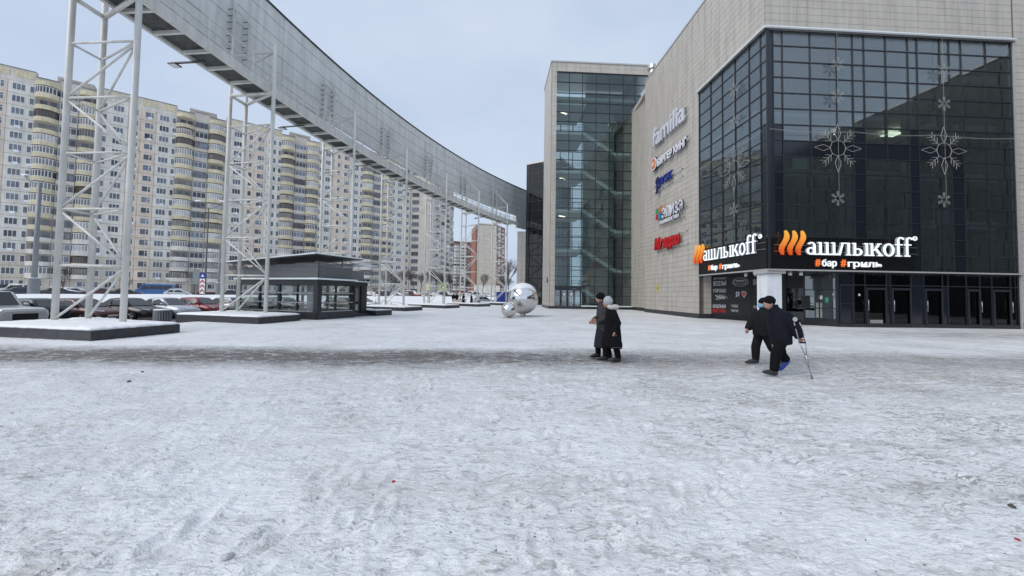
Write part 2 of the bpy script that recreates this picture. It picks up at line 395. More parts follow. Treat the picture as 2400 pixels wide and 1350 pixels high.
glass('glass_dark', (.10, .12, .14), 1.7, .004)
glass('car_glass', (.22, .25, .25), 1.5, .0)

# ------------------------------------------------------------------ circle that the ring bridge and the kerb of the square follow
BC = Vector((80.119, 7.173)); BR = 94.356; BT0, BDT = 176.594, -4.5602
def arc(idx, e, z=0.0):
    a = R_(BT0 + BDT * idx); return Vector((BC.x + (BR + e) * math.cos(a), BC.y + (BR + e) * math.sin(a), z))
def arc_rz(idx): return R_(BT0 + BDT * idx - 90)        # local x tangential (away from the camera), local -y ... outwards is local y? see arc_axes
def arc_axes(idx):
    a = R_(BT0 + BDT * idx); return Vector((math.cos(a), math.sin(a), 0)), Vector((math.sin(a), -math.cos(a), 0))   # outwards, along (idx growing)
def np_e(x, y): return np.hypot(x - BC.x, y - BC.y) - BR
def np_idx(x, y): return (np.degrees(np.arctan2(y - BC.y, x - BC.x)) - BT0) / BDT
def smooth(x, a, b): t = np.clip((x - a) / (b - a), 0, 1); return t * t * (3 - 2 * t)
_lat = np.random.rand(8, 256, 256)
def vnoise(x, y, k=0):
    L = _lat[k % 8]; xi, yi = np.floor(x).astype(int), np.floor(y).astype(int); fx, fy = x - xi, y - yi
    fx, fy = fx*fx*(3-2*fx), fy*fy*(3-2*fy); a, b, c, d = xi & 255, yi & 255, (xi+1) & 255, (yi+1) & 255
    return (L[a, b]*(1-fx) + L[c, b]*fx)*(1-fy) + (L[a, d]*(1-fx) + L[c, d]*fx)*fy - .5
LOT_Z = -0.5
def terrain(x, y):
    e, ix = np_e(x, y), np_idx(x, y)
    far = smooth(ix, 3.2, 5.2)
    lo = -0.12 * np.ones_like(x)
    lot = LOT_Z - 0.05 * (1 - far) + far * .2
    z = lo + (lot - lo) * smooth(e, 2.2, 3.9)
    e1, e2 = 23 - far * 15, 36 - far * 14
    z = z + (0.95 - LOT_Z) * smooth(e, e1, e2) * (1 - .15 * far)
    hill = smooth(e, 6, 24) * .10
    z = z - .25 * smooth(e, 5.6, 7.0) * (1 - smooth(e, 20.0, 22.5)) * (1 - smooth(ix, 4.2, 4.6))
    z = z - .75 * smooth(e, e2 + 2, e2 + 12)
    z = z + hill * (vnoise(x * .25, y * .25, 1) + .5 * vnoise(x * .9, y * .9, 2))
    return z
def grid_obj(name, X, Y, Z, mat, keep=None):
    n, m = X.shape; co = np.stack([X, Y, Z], -1).reshape(-1, 3).astype(np.float32)
    i = np.arange(n * m).reshape(n, m); q = np.stack([i[:-1, :-1], i[:-1, 1:], i[1:, 1:], i[1:, :-1]], -1).reshape(-1, 4)
    if keep is not None: q = q[keep(co[q].mean(1))]
    me = bpy.data.meshes.new(name); me.vertices.add(len(co)); me.vertices.foreach_set('co', co.ravel())
    me.loops.add(q.size); me.loops.foreach_set('vertex_index', q.ravel().astype(np.int32))
    me.polygons.add(len(q)); me.polygons.foreach_set('loop_start', np.arange(0, q.size, 4, dtype=np.int32))
    me.polygons.foreach_set('use_smooth', np.ones(len(q), bool)); me.update(calc_edges=True); me.validate()
    me.materials.append(MAT[mat]); o = bpy.data.objects.new(name, me); C.objects.link(o); return o
# ground to the horizon
ang = np.radians(np.linspace(-180, 180, 361)); rad = np.concatenate([np.linspace(.5, 20, 40), 20 * np.exp(np.linspace(0.02, math.log(3500/20), 230))])
AA, RR = np.meshgrid(ang, rad); GX, GY = RR * np.sin(AA), RR * np.cos(AA)
GZ = terrain(GX, GY); GZ = np.where(np_e(GX, GY) < 2.1, -0.3, GZ)
struct(grid_obj('ground', GX, GY, GZ, 'snow'))['label'] = 'snow covered ground and lawns out to the horizon'
# trodden snow on the square
ang = np.radians(np.linspace(-89, 89, 900)); rad = 1.2 * np.exp(np.linspace(0, math.log(78/1.2), 430))
AA, RR = np.meshgrid(ang, rad); PX, PY = RR * np.sin(AA), RR * np.cos(AA) - 3.0
def plaza_h(x, y):
    e = np_e(x, y); ca, sa = math.cos(.5), math.sin(.5); xr, yr = x*ca + y*sa, -x*sa + y*ca
    d = np.hypot(x, y); fade = np.clip(1.2 - d / 26, .15, 1)
    wx, wy = xr + .35*vnoise(x*1.7, y*1.7, 5), yr + .35*vnoise(x*1.7+9, y*1.7+4, 6)
    h = .026*vnoise(x*.33, y*.33, 0) + fade*(.016*vnoise(wx*1.5, wy*3.2, 1) + .018*vnoise(wx*4.2, wy*8, 2) + .014*np.abs(vnoise(wx*9, wy*17, 3))*2 + .009*vnoise(wx*21, wy*34, 4))
    ridge = np.clip(vnoise(wx*2.6+31, wy*5.1+7, 7) - .16, 0, 1) * .07 * fade
    return h + ridge
PZ = plaza_h(PX, PY)
rng_ = np.random.RandomState(3)
for k in range(420):                                       # footprints, some in walking lines
    r = rng_.uniform(2.0, 15); a = rng_.uniform(-1.1, 1.1); fx, fy = r*math.sin(a), r*math.cos(a) - .5; th = rng_.choice([1.57, 1.2, .7, 0.2]) + rng_.normal(0, .3)
    msk = (np.abs(PX-fx) < .3) & (np.abs(PY-fy) < .3)
    if not msk.any(): continue
    dx, dy = PX[msk]-fx, PY[msk]-fy; q = np.sqrt(((dx*math.cos(th)+dy*math.sin(th))/.15)**2 + ((-dx*math.sin(th)+dy*math.cos(th))/.06)**2)
    PZ[msk] += (-.024*np.clip(1.15-q, 0, 1) + .014*np.exp(-((q-1.25)/.25)**2)) * (1.0 if r < 9 else .6)
def groove(ax, ay, bx, by, dep, wid):                     # runner and drag marks
    d = np.array([bx-ax, by-ay]); Ln = np.hypot(*d); d = d/Ln; t = (PX-ax)*d[0] + (PY-ay)*d[1]; s_ = -(PX-ax)*d[1] + (PY-ay)*d[0] + .02*vnoise(t*2, t*0, 2)
    end = np.clip(np.minimum(t, Ln-t)/.15, 0, 1); return end*(-dep*np.exp(-(s_/wid)**2) + .45*dep*np.exp(-((np.abs(s_)-2.1*wid)/wid)**2))
for (x0, y0), (x1, y1) in (((540, 1310), (690, 1215)), ((575, 1318), (715, 1225)), ((880, 1165), (955, 1085)), ((897, 1160), (965, 1090)), ((1500, 1290), (1720, 1120)), ((300, 1080), (560, 1010))):
    A_, B_ = atZ(x0, y0, 0), atZ(x1, y1, 0); PZ += groove(A_.x, A_.y, B_.x, B_.y, .022, .03)
e = np_e(PX, PY); edge = smooth(e, 2.2, 3.8)
PZ = PZ * (1 - edge) + edge * (-.72) + .03 * edge * (1 - edge) * 4
plaza = struct(grid_obj('plaza', PX, PY, PZ, 'snow_plaza', keep=lambda c: np_e(c[:, 0], c[:, 1]) < 3.7))
plaza['label'] = 'trodden snow and ice on the open square'
# parking lot asphalt, a strip outside the ring
II, EE = np.meshgrid(np.linspace(-3.0, 4.4, 70), np.linspace(3.2, 21.5, 40)); th = np.radians(BT0 + BDT * II)
LX, LY = BC.x + (BR + EE) * np.cos(th), BC.y + (BR + EE) * np.sin(th)
LZ = np.full_like(LX, LOT_Z + .004) + .02 * vnoise(LX * .6, LY * .6, 3)
struct(grid_obj('parking_lot', LX, LY, LZ, 'asphalt'))['label'] = 'wet dark asphalt of the parking lot'
# frozen lumps kicked loose on the square
plain('ice_lump', (.66, .67, .68), .5, var=.2, bump=.4, bscale=30)
plain('grit_lump', (.10, .09, .08), .8, var=.3)
plain('litter_red', (.35, .02, .03), .6)
mb = MB()
for k in range(3600):
    r = 1.9 + 12 * rng_.rand()**1.2; a = rng_.uniform(-1.05, 1.05); x, y = r*math.sin(a), r*math.cos(a); s = rng_.gamma(1.6, .0042) + .003
    P = [Vector((rng_.uniform(.6, 1)*s*math.cos(t), rng_.uniform(.6, 1)*s*math.sin(t), 0)) for t in np.linspace(0, 5.2, 6)]
    zz = float(plaza_h(np.array([x]), np.array([y]))[0]) - s*.25; T = Vector((x, y, zz))
    top = [T + p*.55 + Vector((0, 0, s*rng_.uniform(.5, 1.0))) for p in P]
    mb.loft([[T + p for p in P], top], mi=1 if (s < .009 and rng_.rand() < .25) else 0)
lumps = mb.build('snow_crumbs', ['ice_lump', 'grit_lump'], smooth=False); tag(lumps, 'loose crumbs of ice and grit on the snow', 'crumbs', kind='stuff')
for i, (px, py, s, mt, lb) in enumerate([(1462, 1150, .035, 'ice_lump', 'white lump of ice lying on the trodden snow'), (2372, 1194, .026, 'grit_lump', 'dark stone on the snow near the right edge'),
        (302, 896, .034, 'grit_lump', 'dark flat stone just below the slush path on the left'), (333, 875, .026, 'grit_lump', 'small brown stone beside the slush path, right of the flat one'),
        (535, 1312, .03, 'ice_lump', 'grey lump of ice near the bottom left of the snow'), (2385, 1272, .016, 'litter_red', 'small dark red scrap on the snow in the lower right corner'), (922, 1136, .016, 'litter_red', 'tiny red scrap on the snow in the foreground')]):
    q = atZ(px, py, 0.0); mb = MB(); mb.ball((0, 0, s*.3), s, s*.8, s*.55, 9, 6)
    o = mb.build('ice_lump' if mt == 'ice_lump' else ('stone' if mt == 'grit_lump' else 'paper_scrap'), mt, smooth=True, loc=(q.x, q.y, float(plaza_h(np.array([q.x]), np.array([q.y]))[0])), rz=i)
    for v in o.data.vertices: v.co *= 1 + .25 * (random.random() - .5)
    tag(o, lb, 'ice' if mt == 'ice_lump' else ('stone' if mt == 'grit_lump' else 'litter'))

# ------------------------------------------------------------------ shopping mall
C0 = Vector((14.6, 21.2))
FR = Frame(C0, math.atan(.05))                    # glass front facing the square, u grows to the right
FL = Frame(C0, math.atan2(-1, .06))               # long side; u = 0 at the corner, negative going away
ROOF, GT, CAN = 24.0, 17.35, 3.3                  # roof, top of glass, canopy line
mall = tag(empty('shopping_mall', (C0.x, C0.y, 0)), 'beige clad shopping mall with a dark glass corner over the entrance', 'shopping mall')
mall_inv = Matrix.Translation((-C0.x, -C0.y, 0))
def adopt(o, root):                                # world-placed part under a root that stands at the thing's base
    o.parent = root; o.matrix_parent_inverse = Matrix.Translation(-root.location); return o
class Rooted:
    """Shift the frames of a thing so that its parts get coordinates relative to its root Empty."""
    def __init__(s, fr, root): s.fr = Frame(fr.O - Vector((root.location.x, root.location.y)), fr.a)
uR = [FR.u_at(px, 0, 200) for px in (1813, 1835, 1900, 1963, 2000, 2027, 2078, 2130, 2152, 2205, 2227, 2255, 2313, 2372)]
uL = [FL.u_at(px, 0, py) for px, py in ((1638, 330), (1665, 320), (1692, 310), (1722, 300), (1755, 290), (1782, 280), (1797, 270))]
UE, LE = uR[-1] + .05, uL[0]
zrow = [CAN + (GT - CAN) * k / 15 for k in range(16)]
def grid_panels(pp, fr, u0, u1, z0, z1, w, h, n0=0.0, d=.03, mat='clad', gap=.018, stag=False):
    nu, nz = max(1, round(abs(u1-u0)/w)), max(1, round((z1-z0)/h))
    for i in range(nu):
        for j in range(nz):
            a, b = u0 + (u1-u0)*i/nu, u0 + (u1-u0)*(i+1)/nu; c, e = z0 + (z1-z0)*j/nz, z0 + (z1-z0)*(j+1)/nz
            pp.add(fr, min(a, b)+gap/2, max(a, b)-gap/2, n0, n0+d, c+gap/2, e-gap/2, mat)
fR, fL = Frame(FR.O - C0, FR.a), Frame(FL.O - C0, FL.a)      # the same planes relative to the mall's root
LSTEP, LEND = FL.u_at(1512, 0, 450), -24.5                    # where the side wall steps back
pp = Pieces('cladding_panel', mall, 290)
# backing walls
piece('wall', fR, 0, 24, -.35, 0, GT, ROOF, 'clad_back', mall)
piece('wall', fR, UE, 24, -.35, 0, 0, GT, 'clad_back', mall)
piece('wall', fL, LSTEP, -.0, -.35, 0, GT, ROOF, 'clad_back', mall)
piece('wall', fL, LSTEP, LE, -.35, 0, .35, GT, 'clad_back', mall)
piece('wall', fL, -26, LSTEP, -1.35, -1.0, .35, ROOF, 'clad_back', mall)
piece('wall', fL, LSTEP, LSTEP+.3, -1.1, -.34, .35, ROOF, 'clad_back', mall)
grid_panels(pp, fR, 0, UE, GT + .12, ROOF - .15, .84, .42)
grid_panels(pp, fR, UE + .12, 24, .35, ROOF - .15, .84, .42)
grid_panels(pp, fL, LE, 0, GT + .12, ROOF - .15, .84, .42)
grid_panels(pp, fL, LSTEP, LE, .35, ROOF - .15, .84, .42)
grid_panels(pp, fL, -26, LSTEP, .35, ROOF - .15, .84, .42, n0=-1.0)
fStep = Frame(fL.p(LSTEP, 0, 0).xy, fL.a - math.pi/2)      # the little return, seen from the far side only
# copings, plinth, corner post
for fr, a, b, n in ((fR, -.05, 24, 0), (fL, LSTEP, 0.0, 0), (fL, -26, LSTEP, -1.0)):
    piece('coping', fr, a, b, n-.4, n+.08, ROOF-.12, ROOF+.03, 'coping', mall)
piece('plinth', fL, LSTEP, LE, -.35, .04, -.2, .35, 'granite', mall)
piece('plinth', fL, -26, LSTEP, -1.35, -.96, -.2, .35, 'granite', mall)
piece('plinth', fR, UE + .1, 24, -.35, .04, -.2, .35, 'granite', mall)
piece('edge_trim', fR, UE, UE + .10, -.2, .06, 0, GT, 'coping', mall)
piece('edge_trim', fL, LE - .10, LE, -.2, .05, CAN, GT, 'coping', mall)
mb = MB(); pts = [fR.p(-.02, -.36, 0), fR.p(24, -.36, 0), fR.p(24, -40, 0), fL.p(-26, -1.36, 0), fL.p(LSTEP, -.36, 0)]
fix_normals(mb.prism([(p.x, p.y) for p in pts], ROOF - .5, ROOF - .12).build('roof', 'wall_grey', mall))
# ---- curtain walls
pane_pp = Pieces('pane', mall, 400); bar_pp = Pieces('mullion', mall, 120)
def curtain(pp, bp, fr, us, zs, mats, n=-.06, bar=.055, barmat='frame_dark', proud=.05):
    for i in range(len(us) - 1):
        for j in range(len(zs) - 1):
            m = mats(i, j)
            if m: pp.add(fr, us[i]+bar/2, us[i+1]-bar/2, n-.012, n+.012, zs[j]+bar/2, zs[j+1]-bar/2, m)
    for u in us: bp.add(fr, u-bar/2, u+bar/2, n-.1, n+proud+.006, zs[0], zs[-1], barmat)
    for z in zs: bp.add(fr, us[0], us[-1], n-.09, n+proud, z-bar/2, z+bar/2, barmat)
NARROW = {0, 4, 7, 9, 10}
def mR(i, j):
    if j in (6, 7) and i < 11 and j == 7: return 'spandrel'
    if j < 2 and i < 7: return 'black_gloss'
    if i in (0, 4, 7) and j < 9: return 'spandrel'
    if i == 10 and j < 7: return 'spandrel'
    return 'glass_front'
def mL(i, j): return 'black_gloss' if j < 2 else ('spandrel' if i == 5 and j < 9 else 'glass_side')
curtain(pane_pp, bar_pp, fR, uR, zrow, mR)
curtain(pane_pp, bar_pp, fL, uL, zrow, mL)
a, b = fL.p(uL[-1], -.03, 0), fR.p(uR[0], -.03, 0); c = fR.p(0.0, .02, 0)
mb = MB().prism([(a.x, a.y), (c.x, c.y), (b.x, b.y), (fR.p(uR[0], -.25, 0).x, fR.p(uR[0], -.25, 0).y)], CAN, GT); fix_normals(mb.build('corner_post', 'frame_dark', mall))
# ledges with snow and the light trim along the canopy
for fr, a, b in ((fR, -.1, UE + .1), (fL, LE - .05, .1)):
    piece('ledge', fr, a, b, -.02, .16, GT - .02, GT + .06, 'coping', mall)
    piece('snow_strip', fr, a, b, .0, .17, GT + .062, GT + .12, 'ice_ledge', mall)
    piece('canopy_trim', fr, a, b, -.05, .12, CAN - .10, CAN - .02, 'coping', mall)
piece('fascia', fR, 0, uR[7] + .1, .002, .035, CAN + .0, CAN + 1.78, 'black_gloss', mall)
piece('fascia', fL, LE, 0, .002, .035, CAN + .0, CAN + 1.78, 'black_gloss', mall)
# ---- recess under the corner: clad reveal, slanted black wall, door, glazed lobby
RA, RB = fL.p(LE, -.95, 0), fR.p(FR.u_at(1966, 0, 768), -.12, 0)
fD = Frame(RA.xy, math.atan2(RB.y - RA.y, RB.x - RA.x)); DL = (RB.xy - RA.xy).length
fV = Frame(fL.p(LE, 0, 0).xy, fL.a - math.pi/2)
fRev = Frame(fL.p(LE, 0, 0).xy, fL.a + math.pi/2)            # return of the clad wall, facing the recess
piece('wall', fRev, .03, .93, -.3, -.03, 0, CAN - .1, 'clad_back', mall)
grid_panels(pp, fRev, .03, .95, .35, CAN - .1, .95, .42, n0=-.03, d=.03)
pp.flush()
piece('plinth', fRev, .0, .96, -.3, .02, -.2, .34, 'granite', mall)
def on_diag(px): f2 = Frame(fD.O + C0, fD.a); return f2.u_at(px, 0, 700)
d1, d2, d3, d4 = on_diag(1760), on_diag(1838), on_diag(1884), DL
piece('poster_wall', fD, 0.0, d1, -.2, 0, -.1, CAN - .1, 'black_matt', mall)
piece('wall', fD, d1, d2 + .1, -.2, -.02, -.1, CAN - .1, 'black_matt', mall)
piece('plinth', fD, 0, d1, 0.002, .05, -.2, .30, 'black_gloss', mall)
ddoor = piece('door', fD, d2 + .12, d3 - .05, -.14, -.08, 0.02, 2.25, 'glass_dark', mall)
piece('door_frame', fD, d2 + .1, d3, -.2, -.06, 2.27, CAN - .1, 'black_matt', mall)
pn2 = Pieces('lobby_pane', mall); br2 = Pieces('lobby_mullion', mall)
curtain(pn2, br2, fD, [d3, d3 + (d4-d3)*.48, d3 + (d4-d3)*.86, d4], [.42, 1.05, 2.15, CAN - .12], lambda i, j: 'glass_front', n=-.08)
pn2.flush(); br2.flush()
piece('sill', fD, d3, d4, -.3, 0.02, -.2, .40, 'frame_dark', mall)
s = [fL.p(LE, -.02, 0), fR.p(0, -.02, 0), fR.p(FR.u_at(1966, 0, 768), -.02, 0), fD.p(d4, -.4, 0), fD.p(0, -.3, 0)]
fix_normals(MB().prism([(p.x, p.y) for p in s], CAN - .09, CAN - .02).build('soffit', 'black_matt', mall))
for px, py in ((1710, 641), (1738, 639), (1770, 637), (1852, 638), (1893, 637)):
    q = atZ(px, py, CAN - .16); q = Vector((min(max(q.x, 14.9), 18.0), min(max(q.y, 21.6), 27.0), CAN - .2)) - Vector((C0.x, C0.y, 0))
    MB().tube((0, 0, -.14), (0, 0, .11), .09, 12).build('spotlight', 'white_paint', mall, True, loc=q)
# pillar at the corner
fix_normals(MB().prism([((fR.p(u, n, 0)).x, (fR.p(u, n, 0)).y) for u, n in ((.02, -.02), (.87, -.02), (.87, -.87), (.02, -.87))], -.1, CAN - .30).build('pillar', 'white_paint', mall))
fix_normals(MB().prism([((fR.p(u, n, 0)).x, (fR.p(u, n, 0)).y) for u, n in ((-.12, .12), (1.0, .12), (1.0, -1.0), (-.12, -1.0))], CAN - .28, CAN - .11).build('pillar_cap', 'coping', mall))
# ---- ground floor of the glass front: doors
uG = [FR.u_at(px, 0, 720) for px in (1966, 2003, 2030, 2080, 2090, 2138, 2168, 2212, 2225, 2268, 2300, 2328, 2372, 2387)]
uG[-1] = UE - .02
gp_ = Pieces('shop_pane', mall); gb_ = Pieces('shop_mullion', mall)
curtain(gp_, gb_, fR, uG, [.18, 2.45, CAN - .12], lambda i, j: 'glass_door' if (i not in (0, 3, 5, 7) or j == 1 and i > 6) else 'spandrel', n=-.08)
curtain(gp_, gb_, fR, [uG[0] + .1, uG[1] - .1], [.3, 1.35, 2.4], lambda i, j: 'spandrel', n=-.05)
gp_.flush(); gb_.flush()
piece('plinth', fR, uG[0] - .02, UE, -.3, -.0, -.2, .17, 'granite', mall)
for a, b, hs in ((2, 3, 0), (4, 5, 0), (6, 7, 0), (9, 10, 1), (11, 12, 1)):
    u0, u1 = uG[a], uG[b]
    dr = MB()
    def fb(x0, x1, z0, z1): q = [fR.p(x, n, z) for z in (z0, z1) for x, n in ((x0, -.03), (x0, .02), (x1, .02), (x1, -.03))]; dr.add(q, [(3,2,1,0),(4,5,6,7),(0,1,5,4),(1,2,6,5),(2,3,7,6),(3,0,4,7)])
    fb(u0+.02, u0+.12, .1, 2.3); fb(u1-.12, u1-.02, .1, 2.3); fb(u0+.12, u1-.12, .1, .24); fb(u0+.12, u1-.12, 2.18, 2.3)
    d = fix_normals(dr.build('door', 'frame_dark', mall))
    h = MB(); x = u0 + .07 if not hs else u1 - .07
    h.tube(fR.p(x, .09, .95), fR.p(x, .09, 1.6), .016, 8); h.tube(fR.p(x, .0, 1.02), fR.p(x, .09, 1.02), .012, 6); h.tube(fR.p(x, .0, 1.52), fR.p(x, .09, 1.52), .012, 6)
    h.build('handle', 'steel', d, True)
h = MB(); x = d2 + .2; h.tube(fD.p(x, .05, .9), fD.p(x, .05, 1.7), .02, 8); h.tube(fD.p(x, -.09, 1.0), fD.p(x, .05, 1.0), .012, 6); h.tube(fD.p(x, -.09, 1.6), fD.p(x, .05, 1.6), .012, 6); h.build('handle', 'steel', ddoor, True)
# ---- rooms behind the glass
HB = -8.5
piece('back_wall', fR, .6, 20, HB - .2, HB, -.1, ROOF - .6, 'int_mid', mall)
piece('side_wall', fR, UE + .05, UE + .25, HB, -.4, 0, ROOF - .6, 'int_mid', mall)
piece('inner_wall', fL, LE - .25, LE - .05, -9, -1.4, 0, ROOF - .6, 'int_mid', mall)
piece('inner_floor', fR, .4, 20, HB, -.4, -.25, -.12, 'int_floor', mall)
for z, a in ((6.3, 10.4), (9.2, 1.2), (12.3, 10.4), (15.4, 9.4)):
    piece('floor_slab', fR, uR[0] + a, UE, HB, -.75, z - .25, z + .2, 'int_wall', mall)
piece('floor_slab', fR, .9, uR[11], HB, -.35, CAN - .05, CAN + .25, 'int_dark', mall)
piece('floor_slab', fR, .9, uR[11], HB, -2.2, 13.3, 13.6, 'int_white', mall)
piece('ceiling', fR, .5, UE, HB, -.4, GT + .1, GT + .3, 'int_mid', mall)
for px in (1990, 2142, 2216):
    u = FR.u_at(px, -1.0, 400); piece('column', fR, u-.22, u+.22, -1.5, -1.06, CAN + .26, GT + .1, 'int_wall', mall)
for px in (1845, 2058, 2280):
    u = FR.u_at(px, -5, 400); piece('column', fR, u-.3, u+.3, -5.3, -4.7, CAN + .26, GT + .1, 'int_mid', mall)
u = FR.u_at(1876, -4, 330); piece('notice_board', fR, u-.55, u+.55, -4.1, -4.0, 9.5, 11.6, 'int_white', mall)
u = FR.u_at(2200, -3, 330); piece('banner', fR, u-.4, u+.4, -3.1, -3.0, 9.6, 12.4, 'yellow', mall)
for px, py in ((2085, 282), (1975, 282), (2110, 284)):
    p = fR.p(FR.u_at(px, -3.5, py), -3.5, 13.05); o = MB().box(-.35, .35, -.35, .35, -.03, .03).build('ceiling_light', 'lamp_on', mall, loc=p, rz=fR.a)
# lobby: restaurant lamps, payment terminal behind the slanted glass
for k, (px, py) in enumerate(((1843, 698), (1855, 697), (1870, 700), (1868, 689), (1849, 703), (1862, 705))):
    d = ray(px, py); t = (26.5 + .4*k) / d.y; q = CAM + d * t - Vector((C0.x, C0.y, 0))
    MB().ball(q, .05, seg=8, rings=6).build('pendant_bulb', 'lamp_on', mall, True)
pane_pp.flush(); bar_pp.flush()
# notices on the doors and the lobby glass
def notice(fr, px, py, w, h, mat, n=.0, name='notice'):
    f2 = Frame(fr.O + C0, fr.a); u, z = f2.u_at(px, n, py), f2.z_at(px, py, n); return piece(name, fr, u-w/2, u+w/2, n, n+.006, z-h/2, z+h/2, mat, mall)
notice(fD, 1938, 703, .16, .3, 'sign_green', -.05); notice(fD, 1951, 690, .1, .1, 'int_white', -.05); notice(fD, 1923, 697, .2, .22, 'int_white', -.05)
notice(fD, 1920, 727, .3, .9, 'int_wall', -.06, 'payment_terminal'); notice(fR, 2014, 691, .12, .12, 'int_white', -.02); notice(fR, 2054, 757, .8, .36, 'int_wall', -.055, 'door_film')
notice(fD, 1888, 707, .42, .75, 'black_gloss', -.05, 'menu_frame')
n_ = notice(fL, 1541, 676, .42, .62, 'yellow', .035, 'warning_sign')
put_text('48', fL, FL.u_at(1541, .05, 676) - .12, .043, FL.z_at(1541, 676, .05) - .1, .24, .2, .004, 'frame_dark', n_, name='sign_figure').matrix_parent_inverse = n_.matrix_basis.inverted()
tg = notice(fL, 1489, 672, .08, .5, 'white_paint', -.96, 'wall_box')
# ---- slanted black wall: white chalk lettering
def dtxt(t, px0, px1, py0, py1, mat='sign_grey', **k):
    f2 = Frame(fD.O + C0, fD.a); u0, u1 = f2.u_at(px0, 0, py0), f2.u_at(px1, 0, py0); zb, zt = f2.z_at(px0, py1), f2.z_at(px0, py0)
    put_text(t, fD, u0, .004, zb, u1-u0, zt-zb, .008, mat, mall, name='wall_lettering', **k)
dtxt('МЕСТО ВАШЕГО', 1673, 1702, 651, 655); dtxt('ВЕСЕЛЬЯ', 1672, 1702, 659, 670, bold=.01); dtxt('ХОРОШО', 1671, 1702, 677, 685)
dtxt('ШАШЛЫКИ', 1671, 1701, 713, 721, bold=.01); dtxt('МЕТРЫ', 1671, 1701, 723, 732, 'sign_red', bold=.02)
dtxt('Я', 1724, 1733, 684, 696, 'sign_grey', bold=.02); dtxt('ЧЕВЕ', 1714, 1730, 714, 720); dtxt('ПИЧИ', 1714, 1730, 725, 731)
f2 = Frame(fD.O + C0, fD.a)
def wire(pts, px, py, s, mat, name, r=.012, sy=None):
    u, z = f2.u_at(px, 0, py), f2.z_at(px, py); mb = MB().path([fD.p(u + x*s, .012, z + y*(sy or s)) for x, y in pts], r, 5); mb.build(name, mat, mall)
hrt = [(.62*16*math.sin(t)**3/16, (13*math.cos(t)-5*math.cos(2*t)-2*math.cos(3*t)-math.cos(4*t))/16) for t in np.linspace(0, 2*math.pi, 25)]
wire(hrt, 1744, 689, .25, 'sign_grey', 'heart_outline', .02)
hu, hz = f2.u_at(1744, 0, 689), f2.z_at(1744, 689); flat_poly([[(x*.2, y*.2) for x, y in hrt[:-1]]], fD, hu, .003, hz, .006, 'sign_red', mall, 'heart')
random.seed(5)
wire([(math.sin(t*2.3)*.9 + t*.06, math.cos(t*3.1)*.5 + .3*math.sin(t)) for t in np.linspace(0, 9, 60)], 1686, 697, .42, 'sign_grey', 'script_lettering', .012, .22)
wire([(-1, -.35), (1, -.35), (1, .35), (-1, .35), (-1, -.35)], 1735, 661, .38, 'sign_grey', 'badge_frame', .012)
wire([(v*(1.25 if k % 2 else 1.0)*math.cos(2*math.pi*k/36), v*(.75 if k % 2 else .55)*math.sin(2*math.pi*k/36)) for k in range(37) for v in (1.1,)], 1735, 661, .42, 'sign_grey', 'badge_rays', .008)
dtxt('ДОРОГИЕ ГОСТИ', 1726, 1744, 657, 662)
dtxt('ЗАВТРАКИ', 1765, 1778, 655, 668); dtxt('ПИВО', 1766, 1778, 716, 722)

# ------------------------------------------------------------------ restaurant sign
def ring(cx, cy, rx, ry, t, a0=0, a1=360, n=22):
    A = np.radians(np.linspace(a0, a1, n + 1)); out = []
    for p, q in zip(A, A[1:]): out.append([(cx+rx*math.cos(p), cy+ry*math.sin(p)), (cx+rx*math.cos(q), cy+ry*math.sin(q)), (cx+(rx-t)*math.cos(q), cy+(ry-t*.62)*math.sin(q)), (cx+(rx-t)*math.cos(p), cy+(ry-t*.62)*math.sin(p))])
    return out
def rc(x0, y0, x1, y1): return [(x0, y0), (x1, y0), (x1, y1), (x0, y1)]
def stem(x, w=.2, h=1.0, top=True, bot=True, s=.09, t=.1):
    return [rc(x, t if bot else 0, x+w, h-t if top else h)] + ([rc(x-s, 0, x+w+s, t)] if bot else []) + ([rc(x-s*1.1, h-t, x+w, h)] if top else [])
GL = {'а': (.86, ring(.36, .30, .33, .30, .19) + [rc(.52, .0, .72, .72), rc(.72, 0, .84, .1)] + ring(.40, .70, .32, .30, .19, 0, 150, 12)),
      'ш': (1.42, stem(.1, bot=False) + stem(.6, bot=False) + stem(1.1, bot=False) + [rc(.0, 0, 1.4, .12)]),
      'л': (1.12, stem(.76) + [[(.06, 0), (.26, .0), (.50, .9), (.34, .9)], rc(-.04, 0, .06, .16), rc(.30, .9, .76, 1.0)]),
      'ы': (1.28, stem(.1) + ring(.48, .29, .30, .29, .2, -90, 90, 12) + [rc(.30, 0, .48, .11), rc(.30, .47, .48, .58)] + stem(1.0)),
      'к': (1.0, stem(.1) + [[(.30, .46), (.44, .40), (.84, .92), (.62, .92)], [(.40, .50), (.56, .62), (.98, .08), (.72, .08)], rc(.60, .92, .94, 1.0), rc(.62, 0, 1.04, .08)]),
      'o': (.94, ring(.46, .5, .44, .52, .22, 0, 360, 26)),
      'f': (.66, [rc(.14, .1, .34, 1.25), rc(.02, 0, .48, .1), rc(.0, .88, .14, .98), rc(.34, .88, .58, .98)] + ring(.44, 1.25, .30, .30, .2, 60, 180, 10) + [rc(.52, 1.34, .68, 1.5)])}
def slab_word(word, fr, u, z, w, h, n, depth, mat, side, parent):
    adv = sum(GL[c][0] for c in word); sx = w / adv; x = 0
    for c in word:
        mb = MB(); P = GL[c][1]
        for i, q in enumerate(P):
            dd = depth - .0015 * (i % 7); k = len(q); a = [fr.p(u + (x+p)*sx, n, z + y*h) for p, y in q]; b = [fr.p(u + (x+p)*sx, n + dd, z + y*h) for p, y in q]
            mb.add(a + b, [(i2, k+i2, k+(i2+1) % k, (i2+1) % k) for i2 in range(k)], 1); mb.add(b, [tuple(range(k))], 0)
        o = mb.build('letter', [mat, side], parent); fix_normals(o); x += GL[c][0]
